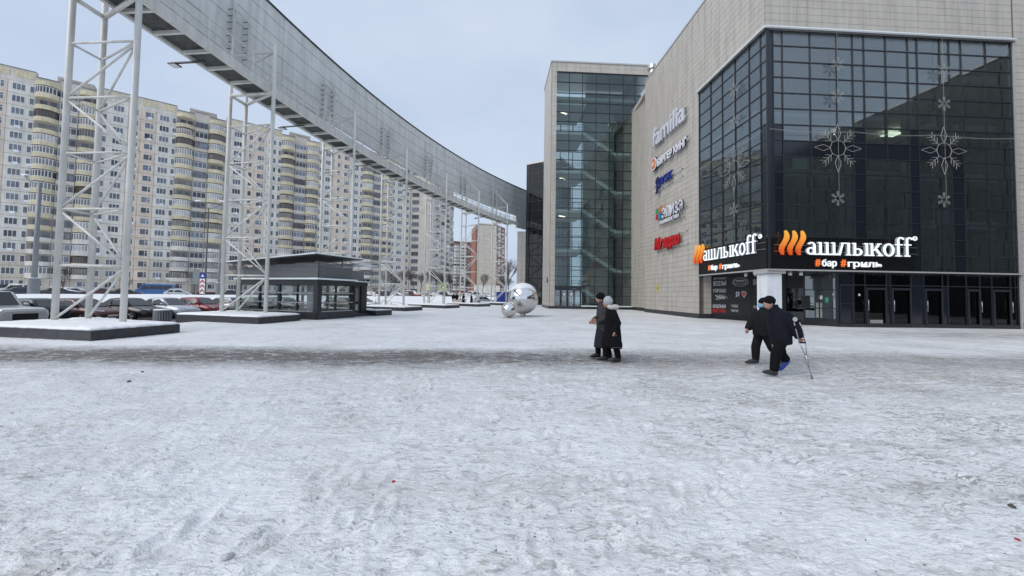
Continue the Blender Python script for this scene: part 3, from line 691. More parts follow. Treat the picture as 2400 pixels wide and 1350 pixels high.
m, N, L, b = nmat('flame'); geo = N.new('ShaderNodeNewGeometry'); sp = N.new('ShaderNodeSeparateXYZ'); L.new(geo.outputs['Position'], sp.inputs[0])
r = N.new('ShaderNodeMapRange'); L.new(sp.outputs[2], r.inputs[0]); r.inputs[1].default_value = 4.3; r.inputs[2].default_value = 5.5
cr = N.new('ShaderNodeValToRGB'); L.new(r.outputs[0], cr.inputs[0]); cr.color_ramp.elements[0].color = (.62, .09, .015, 1); cr.color_ramp.elements[1].color = (.85, .42, .06, 1)
L.new(cr.outputs[0], b.inputs['Base Color']); L.new(cr.outputs[0], b.inputs['Emission Color']); b.inputs['Emission Strength'].default_value = .35; b.inputs['Roughness'].default_value = .35
def flame(x, w, h):
    n = 12; L_, R2 = [], []
    for k in range(n + 1):
        t = k / n; c = x + w*.5 + .26*w*math.sin(t*2*math.pi*.95 + .25)*(-1); half = w*.29*math.sin(math.pi*min(1, max(0.02, t*.93+.05)))**.55
        c += w*.28*(t-.5); L_.append((c-half, t*h)); R2.append((c+half, t*h))
    return L_ + R2[::-1]
def restaurant_sign(fr_w, fl, tx0, tx1, tyb, tyt, f0, f1, fyb, fyt, hx0, hx1, hyb, hyt, rx, ry, label):
    fr = fr_w; u0, u1 = fr.u_at(tx0, .2, tyb), fr.u_at(tx1, .2, tyb); zb = fr.z_at(tx0, tyb, .2)
    base = fr.p((u0+u1)/2, .0, CAN); root = tag(empty('restaurant_sign', base), label, 'sign')
    lf = Frame(fr.O - Vector((base.x, base.y)), fr.a); zo = CAN
    def Z(z): return z - zo
    h = fr.z_at(tx0, tyt, .2) - zb
    slab_word('ашлыкoff', lf, u0, Z(zb), u1-u0, h, .16, .12, 'sign_white', 'sign_side', root)
    a, b2 = fr.u_at(f0, .2, fyb), fr.u_at(f1, .2, fyb); fz0, fz1 = fr.z_at(f0, fyb, .2), fr.z_at(f0, fyt, .2); w = (b2-a)/3
    for k in range(3): flat_poly([flame(0, w*1.0, fz1-fz0)], lf, a + k*w, .15, Z(fz0), .13, 'flame', root, 'flame')
    # hashtags
    hu0, hu1 = fr.u_at(hx0, .06, hyb), fr.u_at(hx1, .06, hyb); hz0, hz1 = fr.z_at(hx0, hyb, .06), fr.z_at(hx0, hyt, .06); W, H = hu1-hu0, hz1-hz0
    for t, x, ww, mt, dz, hh in (('#', 0, .075, 'sign_hash', .18, .82), ('бар', .10, .22, 'sign_white', .0, 1.0), ('#', .385, .075, 'sign_hash', .18, .82), ('гриль', .49, .51, 'sign_white', .0, .78)):
        put_text(t, lf, hu0 + x*W, .04, Z(hz0 + dz*H), ww*W, hh*H, .05, mt, root, name='letter', bold=.012)
    ru, rz_ = fr.u_at(rx, .2, ry), fr.z_at(rx, ry, .2)
    flat_poly([[(.13*math.cos(t), .13*math.sin(t)) for t in np.linspace(0, 6.0, 18)]], lf, ru, .16, Z(rz_), .05, 'sign_white', root, 'trademark_disc')
    put_text('R', lf, ru-.05, .212, Z(rz_)-.07, .1, .14, .006, 'frame_dark', root, name='letter')
    for zz in (zb + .25*h, zb + .75*h): piece('rail', lf, a - .25, u1 + .5, .08, .11, Z(zz)-.015, Z(zz)+.015, 'steel', root)
restaurant_sign(FR, 0, 1887, 2136, 597, 567, 1828, 1886, 597, 540, 1911, 2066, 628, 607, 2145, 559, 'lit restaurant sign with three flames on the wide glass front')
restaurant_sign(FL, 0, 1650, 1776, 612, 588, 1627, 1650, 619, 577, 1660, 1733, 637, 622, 1781, 554, 'lit restaurant sign with three flames on the narrow side of the glass corner')

# ------------------------------------------------------------------ shop signs on the long side wall
def wall_sign(name, label, parts, rails, pxm, n=.28):
    base = FL.p(FL.u_at(pxm, n, 450), 0, 0); root = tag(empty(name, (base.x, base.y, 0)), label, 'sign'); lf = Frame(FL.O - base.xy, FL.a)
    for kind, txt, x0, x1, y0b, y0t, mat, kw in parts:
        u0, u1 = FL.u_at(x0, n, y0b), FL.u_at(x1, n, y0b); zb, zt = FL.z_at(x0, y0b, n), FL.z_at(x0, y0t, n)
        if kind == 't':
            put_text(txt, lf, u0, n, zb, u1-u0, zt-zb, .10, mat, root, name='letter_row', **kw)
            put_text(txt, lf, u0 - .02, n - .03, zb - .02, u1-u0+.04, zt-zb+.04, .10, kw_side.get(mat, 'sign_navy'), root, name='letter_backing', **kw)
        elif kind == 'disc':
            cu, cz, ru, rz_ = (u0+u1)/2, (zb+zt)/2, (u1-u0)/2, (zt-zb)/2
            for q, (m_, sc_, dn) in enumerate((('sign_navy', 1.0, 0), ('sign_white2', .9, .05), ('sign_orange', .74, .07))):
                flat_poly([[(ru*sc_*math.cos(t), rz_*sc_*math.sin(t)) for t in np.linspace(0, 6.05, 22)]], lf, cu, n - .05 + dn, cz, .1, m_, root, 'logo_disc')
            put_text(txt, lf, cu - ru*.45, n + .121, cz - rz_*.3, ru*.9, rz_*.6, .01, 'sign_white2', root, name='logo_letters')
        elif kind == 'poly':
            for q, (P, m_) in enumerate(txt): flat_poly([[(x*(u1-u0), y*(zt-zb)) for x, y in P]], lf, u0, n, zb, .08 + .004*q, m_, root, 'logo_shape')
    for x0, x1, y in rails:
        ua, ub = FL.u_at(x0, .2, y), FL.u_at(x1, .2, y); z = FL.z_at(x0, y, .2)
        piece('rail', lf, ua, ub, .17, .21, z-.02, z+.02, 'steel_white', root)
        for k in range(4): u = ua + (ub-ua)*(k+.3)/3.6; piece('bracket', lf, u-.03, u+.03, .035, .17, z-.03, z+.03, 'rail_dark', root)
    return root
plain('sign_white2', (.78, .79, .82), .4)
kw_side = {'sign_grey': 'sign_navy', 'sign_white2': 'sign_navy', 'sign_blue': 'sign_navy', 'sign_red': 'sign_dkred', 'sign_fam': 'sign_side'}
plain('sign_dkred', (.22, .01, .01), .4); plain('sign_fam', (.62, .62, .68), .35)
wall_sign('clothing_store_sign', 'silver lettered shop sign, topmost on the beige side wall', [('t', 'familia', 1531, 1606, 347, 306, 'sign_fam', dict(bold=.02))], [(1535, 1610, 336), (1535, 1610, 318)], 1570)
wall_sign('burger_sign', 'white lettered burger restaurant sign with round orange logo', [('disc', 'BK', 1527, 1541, 406, 374, None, {}), ('t', 'БУРГЕР КИНГ', 1542, 1611, 391, 374, 'sign_white2', dict(bold=.03))], [(1535, 1613, 386)], 1570)
wall_sign('furniture_store_sign', 'dark blue lettered shop sign on bare white rails', [('t', 'JYSK', 1545, 1577, 442, 419, 'sign_blue', dict(bold=.03, shear=.15)),
     ('poly', [([(.1, 0), (.5, 0), (.62, .45), (.2, .62)], 'sign_navy'), ([(.0, .62), (.62, .5), (1.0, .80), (.5, 1.0), (.0, .85)], 'sign_navy')], 1538, 1547, 456, 417, None, {})], [(1527, 1604, 440), (1527, 1604, 455)], 1570)
wall_sign('cosmetics_sign', 'thin white lettered cosmetics sign with colourful butterfly logo', [('t', 'ЭЛИЗЭ', 1553, 1602, 514, 489, 'sign_white2', {}), ('t', 'ПРОФКОСМЕТИКА', 1547, 1594, 528, 519, 'sign_white2', dict(bold=.01)),
     ('poly', [([(0, .55), (.45, .5), (.4, .95), (.05, .9)], 'sign_green'), ([(.5, .5), (.95, .6), (1, 1.05), (.6, .95)], 'sign_orange'), ([(.05, .1), (.42, .02), (.45, .46), (.1, .5)], 'sign_red'), ([(.5, .0), (.85, .08), (.9, .5), (.5, .46)], 'sign_cyan')], 1538, 1552, 519, 489, None, {})], [(1550, 1612, 507), (1540, 1606, 530)], 1575)
wall_sign('electronics_sign', 'red lettered electronics shop sign, lowest on the beige side wall', [('t', 'М.видео', 1535, 1594, 592, 560, 'sign_red', dict(bold=.05, shear=.2))], [(1552, 1612, 557), (1575, 1612, 578)], 1575)

# ------------------------------------------------------------------ snowflake ornaments and garlands on the glass
def snowflake(fr, px, py, r, label, group=None, big=True):
    u, z = fr.u_at(px, .22, py), fr.z_at(px, py, .22); base = fr.p(u, .22, z); mb = MB(); t_ = .0125 if big else .008
    lf = Frame((0, 0), fr.a)
    def W(x, y): return lf.p(x, 0, y)
    for k in range(8 if big else 6):
        a = 2*math.pi*k/(8 if big else 6) + math.pi/2; ca, sa = math.cos(a), math.sin(a)
        def Q(d, s): return W((d*ca - s*sa)*r, (d*sa + s*ca)*r)
        if k % 2 == 0 or not big:
            mb.path([Q(.30, 0), Q(.62, .13), Q(1.0, 0), Q(.62, -.13), Q(.30, 0)], t_, 5)
            if not big: [mb.path([Q(d+.2, .2), Q(d, 0), Q(d+.2, -.2)], t_, 5) for d in (.45, .7)]
        else:
            mb.path([Q(.32, 0), Q(.92, 0)], t_, 5); 
            for d in (.42, .58, .74): mb.path([Q(d+.17, .17), Q(d, 0), Q(d+.17, -.17)], t_, 5)
        a2 = a + 2*math.pi/(8 if big else 6); mb.path([W(.34*r*ca, .34*r*sa), W(.34*r*math.cos(a2), .34*r*math.sin(a2))], t_, 5)
    o = mb.build('snowflake_ornament', 'ornament', loc=base); tag(o, label, 'ornament', group); return base
def cable(fr, px, y0, y1, label):
    u = fr.u_at(px, .2, (y0+y1)/2); za, zb = fr.z_at(px, y0, .2), fr.z_at(px, y1, .2); base = fr.p(u, .2, zb)
    tag(MB().tube((0, 0, 0), (0, 0, za-zb), .006, 5).build('ornament_cable', 'ornament', loc=base), label, 'cable')
for fr, px, ps, r, rs, nm in ((FR, 1964, (150, 225, 347, 465), 1.42, .44, 'left half of the glass front'), (FR, 2213, (165, 243, 353, 468), 1.42, .44, 'right half of the glass front'), (FL, 1720, (210, 285, 395, 492), 1.5, .46, 'narrow side of the glass corner')):
    cable(fr, px, 75 if fr is FR else 160, ps[3], 'thin cable with snowflakes hanging down the %s' % nm)
    for k, w in enumerate(('topmost small snowflake ornament', 'second small snowflake ornament from the top', 'big wire snowflake ornament', 'lowest small snowflake ornament')):
        snowflake(fr, px, ps[k], r if k == 2 else rs, '%s on the %s' % (w, nm), 'snowflake ornaments on the glass', k == 2)
def garland(fr, u0, u1, z0, n, sag, label, icicle=False):
    mb = MB(); base = fr.p((u0+u1)/2, n, z0); lf = Frame((0, 0), fr.a); K = int(abs(u1-u0)/.11); pts = []
    for k in range(K + 1):
        t = k/K; u = (u1-u0)*(t-.5); z = -sag*math.sin(math.pi*((t*3) % 1)); p = lf.p(u, 0, z); pts.append(p)
        q = p - Vector((0, 0, .05 + (.10*random.random() if icicle else 0))); mb.tube(p, q, .008, 4, r2=.014)
    mb.path(pts, .006, 4); tag(mb.build('light_garland', 'ornament' if not icicle else 'rail_dark', loc=base), label, 'garland')
zg = FR.z_at(1830, 302, .2)
garland(FR, .1, UE, zg, .2, .10, 'unlit bulb garland strung level across the glass front'); garland(FL, LE, -.1, zg, .2, .10, 'unlit bulb garland across the narrow side of the glass corner')
garland(FR, .1, UE, GT - .04, .14, .02, 'icicle garland under the snowy ledge of the glass front', True); garland(FL, LE, -.1, GT - .04, .14, .02, 'icicle garland under the ledge of the narrow glass side', True)
garland(FR, .0, UE, CAN - .12, .14, .05, 'loose cable garland along the canopy edge of the glass front', True)

# ------------------------------------------------------------------ roof vents
for px, py, r, h, lb in ((1538, 133, .45, 1.5, 'silver vent pipe with cap on the mall roof edge'), (1515, 150, .5, 1.1, 'shorter silver vent hood on the mall roof near the tower')):
    q = atY(px, py, 37.5); b_ = Vector((q.x + .6, q.y, ROOF - .11)); mb = MB(); mb.tube((0, 0, 0), (0, 0, h), r*.6, 14); mb.tube((0, 0, h), (0, 0, h+.35), r, 14); mb.tube((0, 0, h*.4), (0, 0, h*.4+.08), r*.7, 14)
    tag(mb.build('roof_vent', 'chrome_dull', smooth=False, loc=b_), lb, 'vent')

# ------------------------------------------------------------------ glass stair tower
TY = 43.6; TA = FR.a; TO = atY(1287, 720, TY)
FT = Frame((TO.x, TO.y), TA)
tower = tag(empty('stair_tower', (TO.x, TO.y, 0)), 'tall glazed stair tower in beige cladding behind the mall side', 'tower')
fT = Frame((0, 0), TA)
TH = FT.z_at(1290, 143); tu0 = FT.u_at(1303, 0, 400); tu1 = FT.u_at(1487, 0, 400)
uT = [FT.u_at(px, 0, 300) for px in (1303, 1334, 1365, 1397, 1429, 1461)] + [tu1 + .25, tu1 + 3.2]
uT[6] = FT.u_at(1489, 0, 230)
zT = [.35 + 1.16 * k for k in range(23)] + [27.2]
zT = [z for z in zT if z < TH - 2.0] + [TH - 1.25]
tp = Pieces('cladding_panel', tower, 290)
fTS = Frame((0, 0), TA - math.pi/2)                # left side of the tower: u = 0 at the front corner, negative away
piece('wall', fT, 0, tu0, -.4, 0, .3, TH - 1.2, 'clad_back', tower); piece('wall', fT, 0, uT[-1], -.4, 0, TH - 1.2, TH, 'clad_back', tower)
piece('wall', fTS, -6.0, -.42, -.4, 0, .3, TH, 'clad_back', tower)
grid_panels(tp, fT, 0.03, tu0, .3, TH - .1, .9, .6); grid_panels(tp, fT, tu0, uT[-1], TH - 1.2, TH - .1, 1.1, .6)
grid_panels(tp, fTS, -6.0, 0.0, .3, TH - .1, 1.0, .6); tp.flush()
piece('coping', fT, -.1, uT[-1], -6.4, .12, TH - .1, TH + .06, 'coping', tower)
piece('plinth', fT, -.06, uT[-1], -.4, .06, -.2, .3, 'granite', tower); piece('plinth', fTS, -6.0, 0, -.4, .06, -.2, .302, 'granite', tower)
tpn = Pieces('pane', tower, 290); tbr = Pieces('mullion', tower, 120)
curtain(tpn, tbr, fT, uT, zT, lambda i, j: None if (j < 2 and i < 2) else 'glass_tower', n=-.08, bar=.06)
tpn.flush(); tbr.flush()
piece('entrance_frame', fT, uT[0], uT[2], -.12, .0, 2.38, 2.66, 'frame_dark', tower)
for k in range(4):
    a = uT[0] + (uT[2]-uT[0])*k/4; b = uT[0] + (uT[2]-uT[0])*(k+1)/4; mb = MB()
    for x0, x1, z0, z1 in ((a+.02, a+.12, .05, 2.36), (b-.12, b-.02, .05, 2.36), (a+.12, b-.12, .05, .3), (a+.12, b-.12, 2.2, 2.36)):
        q = [fT.p(x, n, z) for z in (z0, z1) for x, n in ((x0, -.12), (x0, -.06), (x1, -.06), (x1, -.12))]; mb.add(q, [(3,2,1,0),(4,5,6,7),(0,1,5,4),(1,2,6,5),(2,3,7,6),(3,0,4,7)])
    d = fix_normals(mb.build('door', 'frame_dark', tower))
    o = piece('door_pane', fT, a+.12, b-.12, -.1, -.08, .3, 2.2, 'glass_front', tower); o.parent = d
    if k in (1, 2): o = piece('door_notice', fT, a+.3, b-.25, -.055, -.05, 1.45, 1.85, 'int_white', tower); o.parent = d
piece('snow_strip', fT, uT[2], uT[-1], .0, .35, .302, .42, 'ice_ledge', tower)
# stairs inside
DEP = -6.0
piece('back_wall', fT, 5.6, uT[-1], DEP - .2, DEP, 0, TH - .3, 'int_wall', tower)
piece('inner_core', fT, 4.6, 8.6, -3.15, -3.0, 0, TH - 4.2, 'int_wall', tower)
piece('inner_side', fT, uT[-2] + .4, uT[-2] + .6, DEP, -.5, 0, TH - .3, 'int_wall', tower)
piece('ceiling', fT, .4, uT[-1], DEP, -.4, 25.2, 25.6, 'int_wall', tower)
piece('inner_floor', fT, .4, uT[-1], DEP, -.4, -.1, .02, 'int_floor', tower)
bg = Pieces('rear_pane', tower); bb = Pieces('rear_mullion', tower)
curtain(bg, bb, fT, [.5, 2.2, 3.9, 5.6], [0.4 + 2.3*k for k in range(12)], lambda i, j: 'glass_clear', n=DEP - .1, bar=.09); bg.flush(); bb.flush()
FLZ = [2.35 + 4.75*k for k in range(5)]
for z in FLZ + [25.0]: piece('landing', fT, .45, 4.3, DEP + .1, -.45, z - .35, z, 'int_white', tower)
for k, z in enumerate(FLZ[:-1]):
    zm = z + 2.35; piece('half_landing', fT, 8.2, uT[-2] + .38, DEP + .1, -.45, zm - .3, zm, 'int_white', tower)
def flight(u0, z0, u1, z1, n0, n1):
    K = 12; mb = MB()
    for k in range(K):
        a, b = u0 + (u1-u0)*k/K, u0 + (u1-u0)*(k+1)/K; z = z0 + (z1-z0)*(k+1)/K
        zz = z if z1 > z0 else z0 + (z1-z0)*k/K
        q = [fT.p(u, n, w) for w in (zz - .42, zz) for u, n in ((a, n0), (a, n1), (b, n1), (b, n0))]; mb.add(q, [(3,2,1,0),(4,5,6,7),(0,1,5,4),(1,2,6,5),(2,3,7,6),(3,0,4,7)])
    f = fix_normals(mb.build('stair_flight', 'int_white', tower))
    r = MB()
    for h in (.45, .7, 1.0): r.tube(fT.p(u0, n1 - .05, z0 + h), fT.p(u1, n1 - .05, z1 + h), .022, 5)
    for k in range(7): t = k/6; r.tube(fT.p(u0+(u1-u0)*t, n1 - .05, z0+(z1-z0)*t), fT.p(u0+(u1-u0)*t, n1 - .05, z0+(z1-z0)*t + 1.0), .018, 5)
    r.build('handrail', 'rail_dark', f)
for k, z in enumerate(FLZ):
    if k > 0: flight(4.3, z, 8.2, z - 2.4, -2.4, -.9)
    else: flight(4.3, z, 8.2, 0.0, -2.4, -.9)
    if k < 4: flight(8.2, z + 2.35, 4.3, z, -4.8, -3.3)
    r = MB(); [r.tube(fT.p(.6, -.7, z + h), fT.p(4.3, -.7, z + h), .022, 5) for h in (.35, .7, 1.0)]; [r.tube(fT.p(.6 + .74*q, -.7, z), fT.p(.6 + .74*q, -.7, z + 1.0), .018, 5) for q in range(6)]
    r.build('railing', 'rail_dark', tower)
for px, py in ((1321, 323), (1318, 500), (1316, 590), (1470, 640)):
    u = FT.u_at(px, -2.5, py); z = FT.z_at(px, py, -2.5); zc = min([q - .36 for q in FLZ + [25.0] if q - .3 > z], default=z)
    MB().box(-.45, .45, -.1, .1, -.05, 0).build('ceiling_light', 'lamp_on', tower, loc=fT.p(u, -2.5, zc), rz=fT.a + .5)
piece('house_number_sign', fTS, -1.9, -1.0, .03, .06, 3.1, 3.7, 'sign_navy', tower)

# ------------------------------------------------------------------ dark glass block where the ring bridge lands
P1, P2 = atY(1232, 600, 60.5), atY(1278, 600, 58.6)
FK = Frame((P1.x, P1.y), math.atan2(P2.y-P1.y, P2.x-P1.x)); fK = Frame((0, 0), FK.a)
block = tag(empty('glass_block', (P1.x, P1.y, 0)), 'dark glass block between the stair tower and the end of the ring bridge', 'building')
kp = Pieces('pane', block); kb = Pieces('mullion', block); KU = (P2.xy-P1.xy).length
KH = FK.z_at(1240, 382)
curtain(kp, kb, fK, [0, .4, KU*.33, KU*.62, KU, KU + 2.5], [.3] + [KH - .3 - 1.55*k for k in range(13, -1, -1)], lambda i, j: 'spandrel' if i == 0 else 'glass_dark', n=-.06, bar=.07); kp.flush(); kb.flush()
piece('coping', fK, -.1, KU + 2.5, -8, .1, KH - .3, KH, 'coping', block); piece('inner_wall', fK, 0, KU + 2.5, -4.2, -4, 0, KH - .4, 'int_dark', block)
piece('side_wall', fK, -.06, .0, -8, -.15, 0, KH - .3, 'spandrel', block); piece('plinth', fK, 0, KU + 2.5, -.3, .05, -.3, .3, 'granite', block)
# clad pier under the landing
q = atY(1212, 600, 60.9); PW = 1.45; PH = 11.9
pier = tag(empty('clad_pier', (q.x, q.y, 0)), 'free standing beige clad pier beside the dark glass block', 'pier'); fP = Frame((0, 0), FK.a + .35); fPS = Frame((0, 0), fP.a - math.pi/2)
piece('core', fP, .02, PW - .02, -1.2, -.02, -.2, PH - .03, 'clad_back', pier); pq = Pieces('cladding_panel', pier)
grid_panels(pq, fP, 0, PW, 0, PH, .75, .82, n0=-.02); grid_panels(pq, fPS, -1.2, -.03, 0, PH, .6, .82, n0=-.02); pq.flush(); piece('cap', fP, -.05, PW + .05, -1.25, .05, PH, PH + .08, 'coping', pier)

# ------------------------------------------------------------------ opposite wing of the mall (seen as a reflection in the glass front)
wing = tag(empty('mall_wing', (50, -20, 0)), 'far wing of the beige mall facing the glass front', 'building')
fW = Frame((-3, 34), -math.pi/2)
piece('wall', fW, 0, 75, -12, 0, 0, 24.6, 'wing_glass', wing); piece('coping', fW, -.1, 75.1, -12.1, .1, 24.6, 24.8, 'coping', wing); piece('plinth', fW, 0, 75, 0.002, .06, -.2, .5, 'granite', wing)
wq = Pieces('window_band', wing)
for k in range(30):
    for j in range(6): wq.add(fW, .1 + 2.5*k, 2.5 + 2.5*k, .005, .05, .7 + 3.9*j, 4.4 + 3.9*j, 'wing_glass')
wq.flush()

# ------------------------------------------------------------------ ring bridge
RB0 = arc(3, 1.5, 0)
bridge = tag(empty('ring_bridge', RB0), 'curved pale footbridge with panelled wall and railed walkway on lattice towers', 'footbridge')
CO = Vector((BC.x, BC.y, 0)) - RB0; STEP = .5; SA = R_(BDT * STEP)
def arcbox(mb, e0, e1, z0, z1, a0=0.0, a1=None, mi=0, K=2):
    a1 = SA if a1 is None else a1; rings = []
    for k in range(K + 1):
        a = a0 + (a1-a0)*k/K; c, s = math.cos(a), math.sin(a); rings.append([((BR+e)*c, (BR+e)*s, z) for e, z in ((e0, z0), (e1, z0), (e1, z1), (e0, z1))])
    return mb.loft(rings, mi)
def seg_mesh(name, mat, boxes, gap=0.0):
    mb = MB(); 
    for bx in boxes: arcbox(mb, *bx[:4], a0=gap*SA, a1=SA*(1-gap))
    o = mb.build(name, mat); fix_normals(o); me = o.data; bpy.data.objects.remove(o); return me
PB, PT = 15.1, 20.1
rowsz = [PB, PB + 1.05, PB + 2.1, PB + 3.15, PB + 4.2, PT]
pm = [seg_mesh('wall_panel', 'bridge_panel', [(3.0, 3.10, a + .02, b - .02)], .004) for a, b in zip(rowsz, rowsz[1:])]
bk = seg_mesh('wall_backing', 'joint_dark', [(3.06, 3.16, PB + .02, PT - .02)])
cpm = seg_mesh('wall_coping', 'rail_dark', [(2.93, 3.2, PT, PT + .10)])
dk = seg_mesh('deck', 'deck_dark', [(.42, 1.98, 12.86, 12.93)])
ib = seg_mesh('edge_beam', 'steel_white', [(.22, .42, 12.58, 13.04)]); ob = seg_mesh('edge_beam', 'steel_white', [(1.98, 2.14, 12.74, 13.02)])
mb = MB()
for e in (.30, 2.06):
    for h in (.14, .55, 1.05): arcbox(mb, e - .03, e + .03, 13.02 + h - .03, 13.02 + h + .03)
    for f in (0.02, .35, .68):
        a = SA*f; c, s = math.cos(a), math.sin(a); mb.tube(((BR+e)*c, (BR+e)*s, 12.9), ((BR+e)*c, (BR+e)*s, 14.07), .036, 6)
o = mb.build('railing', 'steel_white'); rl = o.data; bpy.data.objects.remove(o)
cbs = []
for f in (.1, .43, .76): o = fix_normals(arcbox(MB(), .42, 1.98, 12.70, 12.85, a0=SA*f, a1=SA*(f + .03), K=1).build('cross_beam', 'steel_white')); cbs.append(o.data); bpy.data.objects.remove(o)
I0, I1 = -3.0, 7.5; nseg = int((I1-I0)/STEP)
for k in range(nseg):
    idx = I0 + STEP*k; a = R_(BT0 + BDT*idx)
    lst = [('wall_panel', m_) for m_ in pm] + [('wall_backing', bk), ('wall_coping', cpm)]
    if idx < 6.1: lst += [('deck', dk), ('edge_beam', ib), ('edge_beam', ob), ('railing', rl)] + [('cross_beam', c_) for c_ in cbs]
    for nm, me in lst:
        o = bpy.data.objects.new(nm, me); C.objects.link(o); o.parent = bridge; o.location = CO; o.rotation_euler.z = a + (0.1*SA if nm == 'wall_panel' and False else 0)
# stepped box where the wall meets the glass block
a = R_(BT0 + BDT*6.95)
o = MB(); arcbox(o, 2.9, 3.3, 13.1, PB + .02, a0=0, a1=R_(BDT*.4)); o = fix_normals(o.build('end_box', 'bridge_panel', bridge)); o.location = CO; o.rotation_euler.z = a
# floodlights slung under the walkway
fl0 = None
for k, (idx, lb) in enumerate(((.62, 'nearest floodlight on an arm under the ring bridge'), (1.52, 'second floodlight under the ring bridge, right of the second tower'), (2.52, 'third floodlight under the ring bridge'), (3.5, 'fourth floodlight under the ring bridge'), (4.5, 'fifth floodlight under the ring bridge'), (5.5, 'farthest floodlight under the ring bridge'))):
    p = arc(idx, 2.2, 12.66); rz = R_(BT0 + BDT*idx)
    if fl0 is None:
        fl0 = empty('floodlight', p, rz); MB().box(-.9, .9, -.05, .05, -.06, 0.0).build('arm', 'rail_dark', fl0); l = MB().box(.55, .95, -.18, .18, -.16, -.10).build('lamp_head', 'rail_dark', fl0)
        MB().box(.58, .92, -.15, .15, -.165, -.161).build('lens', 'sign_white2', l); KIDS[fl0.name] = list(fl0.children); KIDS[l.name] = list(l.children); f = fl0
    else: f = copy_tree(fl0, None, p, rz)
    tag(f, lb, 'floodlight', 'floodlights under the ring bridge')
# ------------------------------------------------------------------ lattice towers and their plinths
TI = [.09, .99, 1.99, 2.98, 3.99, 5.0, 6.03]
ordn = ['nearest', 'second', 'third', 'fourth', 'fifth', 'sixth', 'farthest']
L_, M_, R0 = Vector((2.7, 0, 0)), Vector((2.7, -1.03, 0)), Vector((0, 0, 0))
def V(p, z): return Vector((p.x, p.y, z))
ZB = .36; lv = [2.42, 4.51, 6.6, 8.69, 10.78, 12.55]
t0 = empty('lattice_tower', (0, 0, 0))
MB().tube(V(R0, ZB), V(R0, 15.25), .098, 14).build('leg', 'steel_white', t0, True); MB().tube(V(L_, ZB), V(L_, 18.0), .098, 14).build('leg', 'steel_white', t0, True); MB().tube(V(M_, ZB), V(M_, 18.0), .098, 14).build('leg', 'steel_white', t0, True)
for k, z in enumerate(lv):
    r = .042 if k < 5 else .085
    for A, B in ((L_, R0),) + (((M_, R0), (L_, M_)) if k else ()):
        MB().tube(V(A, z), V(B, z), r, 8).build('tie', 'steel_white', t0, True)
zz = [ZB] + lv[:5]
for k in range(5):
    lo, hi = zz[k] + (.05 if k else .1), zz[k+1] - .08
    for A in (L_, M_):
        p, q = (V(A, lo), V(R0, hi)) if k % 2 == 0 else (V(R0, lo), V(A, hi))
        MB().tube(p, q, .04, 8).build('brace', 'steel_white', t0, True)
for A in (L_, M_):
    MB().tube(V(A, 14.85), V(R0, 14.85), .045, 8).build('tie', 'steel_white', t0, True); MB().tube(V(A, 17.6), V(R0, 15.1), .04, 8).build('brace', 'steel_white', t0, True)
    for k in range(7): MB().box(A.x - .02, A.x + .32, A.y + .09, A.y + .11, 15.2 + .38*k, 15.23 + .38*k).build('wall_tie', 'rail_dark', t0)
KIDS[t0.name] = list(t0.children)
pd = [(-1.55, 2.15), (-1.75, -.45), (3.6, -2.0), (3.7, 1.6)]
def inset(P, d):
    c = Vector((sum(p[0] for p in P)/len(P), sum(p[1] for p in P)/len(P))); out = []
    for p in P: v = Vector(p) - c; out.append(tuple(c + v * (1 + d / v.length)))
    return out
p0 = empty('granite_plinth', (0, 0, 0))
fix_normals(MB().prism(inset(pd, -.05), -.5, .30).build('core', 'granite_joint', p0))
for i in range(4):
    A, B = Vector(pd[i]), Vector(pd[(i+1) % 4]); n = max(2, round((B-A).length/1.25)); dr = (B-A).normalized(); fr = Frame(A, math.atan2(dr.y, dr.x))
    for k in range(n): a, b = (B-A).length*k/n + .003, (B-A).length*(k+1)/n - .003; piece('granite_slab', fr, a, b, -.035, .0, -.45, .31, 'granite', p0)
def resample(P, n):
    out = []
    for i in range(len(P)):
        A, B = Vector(P[i]), Vector(P[(i+1) % len(P)]); k = max(2, int((B-A).length/n)); out += [tuple(A + (B-A)*(j/k)) for j in range(k)]
    return out
rgp = random.Random(8); RP = resample(pd, .16); JT = [rgp.uniform(-.035, .02) for _ in RP]; JT = [(JT[i-1] + JT[i] + JT[(i+1) % len(JT)])/2 for i in range(len(JT))]; HZ = [rgp.uniform(-.02, .025) for _ in RP]
def irow(d, z, kz): q = inset(RP, d); c = inset(RP, d - .3); return [(x + (x-u)*JT[i]*3, y + (y-w)*JT[i]*3, z + HZ[i]*kz) for i, ((x, y), (u, w)) in enumerate(zip(q, c))]
rr = [irow(-.03, .30, 0), irow(.0, .335, .6), irow(-.05, .375, 1), irow(-.25, .40, 1.0), irow(-.7, .41, 1.2), irow(-1.3, .405, .5)]
fix_normals(MB().loft(rr).build('snow_cover', 'snow', p0, True)); KIDS[p0.name] = list(p0.children)
for k, idx in enumerate(TI):
    p = arc(idx, 0, 0); rz = R_(BT0 + BDT*idx)
    t = t0 if k == 0 else copy_tree(t0, None, p, rz); t.location = p; t.rotation_euler.z = rz
    tag(t, '%s three legged white lattice tower%s under the ring bridge' % (ordn[k], ' from the left' if 0 < k < 6 else ''), 'tower', 'lattice towers carrying the ring bridge')
    g = p0 if k == 0 else copy_tree(p0, None, p, rz); g.location = p; g.rotation_euler.z = rz
    tag(g, 'dark granite plinth with snow under the %s lattice tower' % ordn[k], 'plinth', 'granite plinths of the lattice towers')

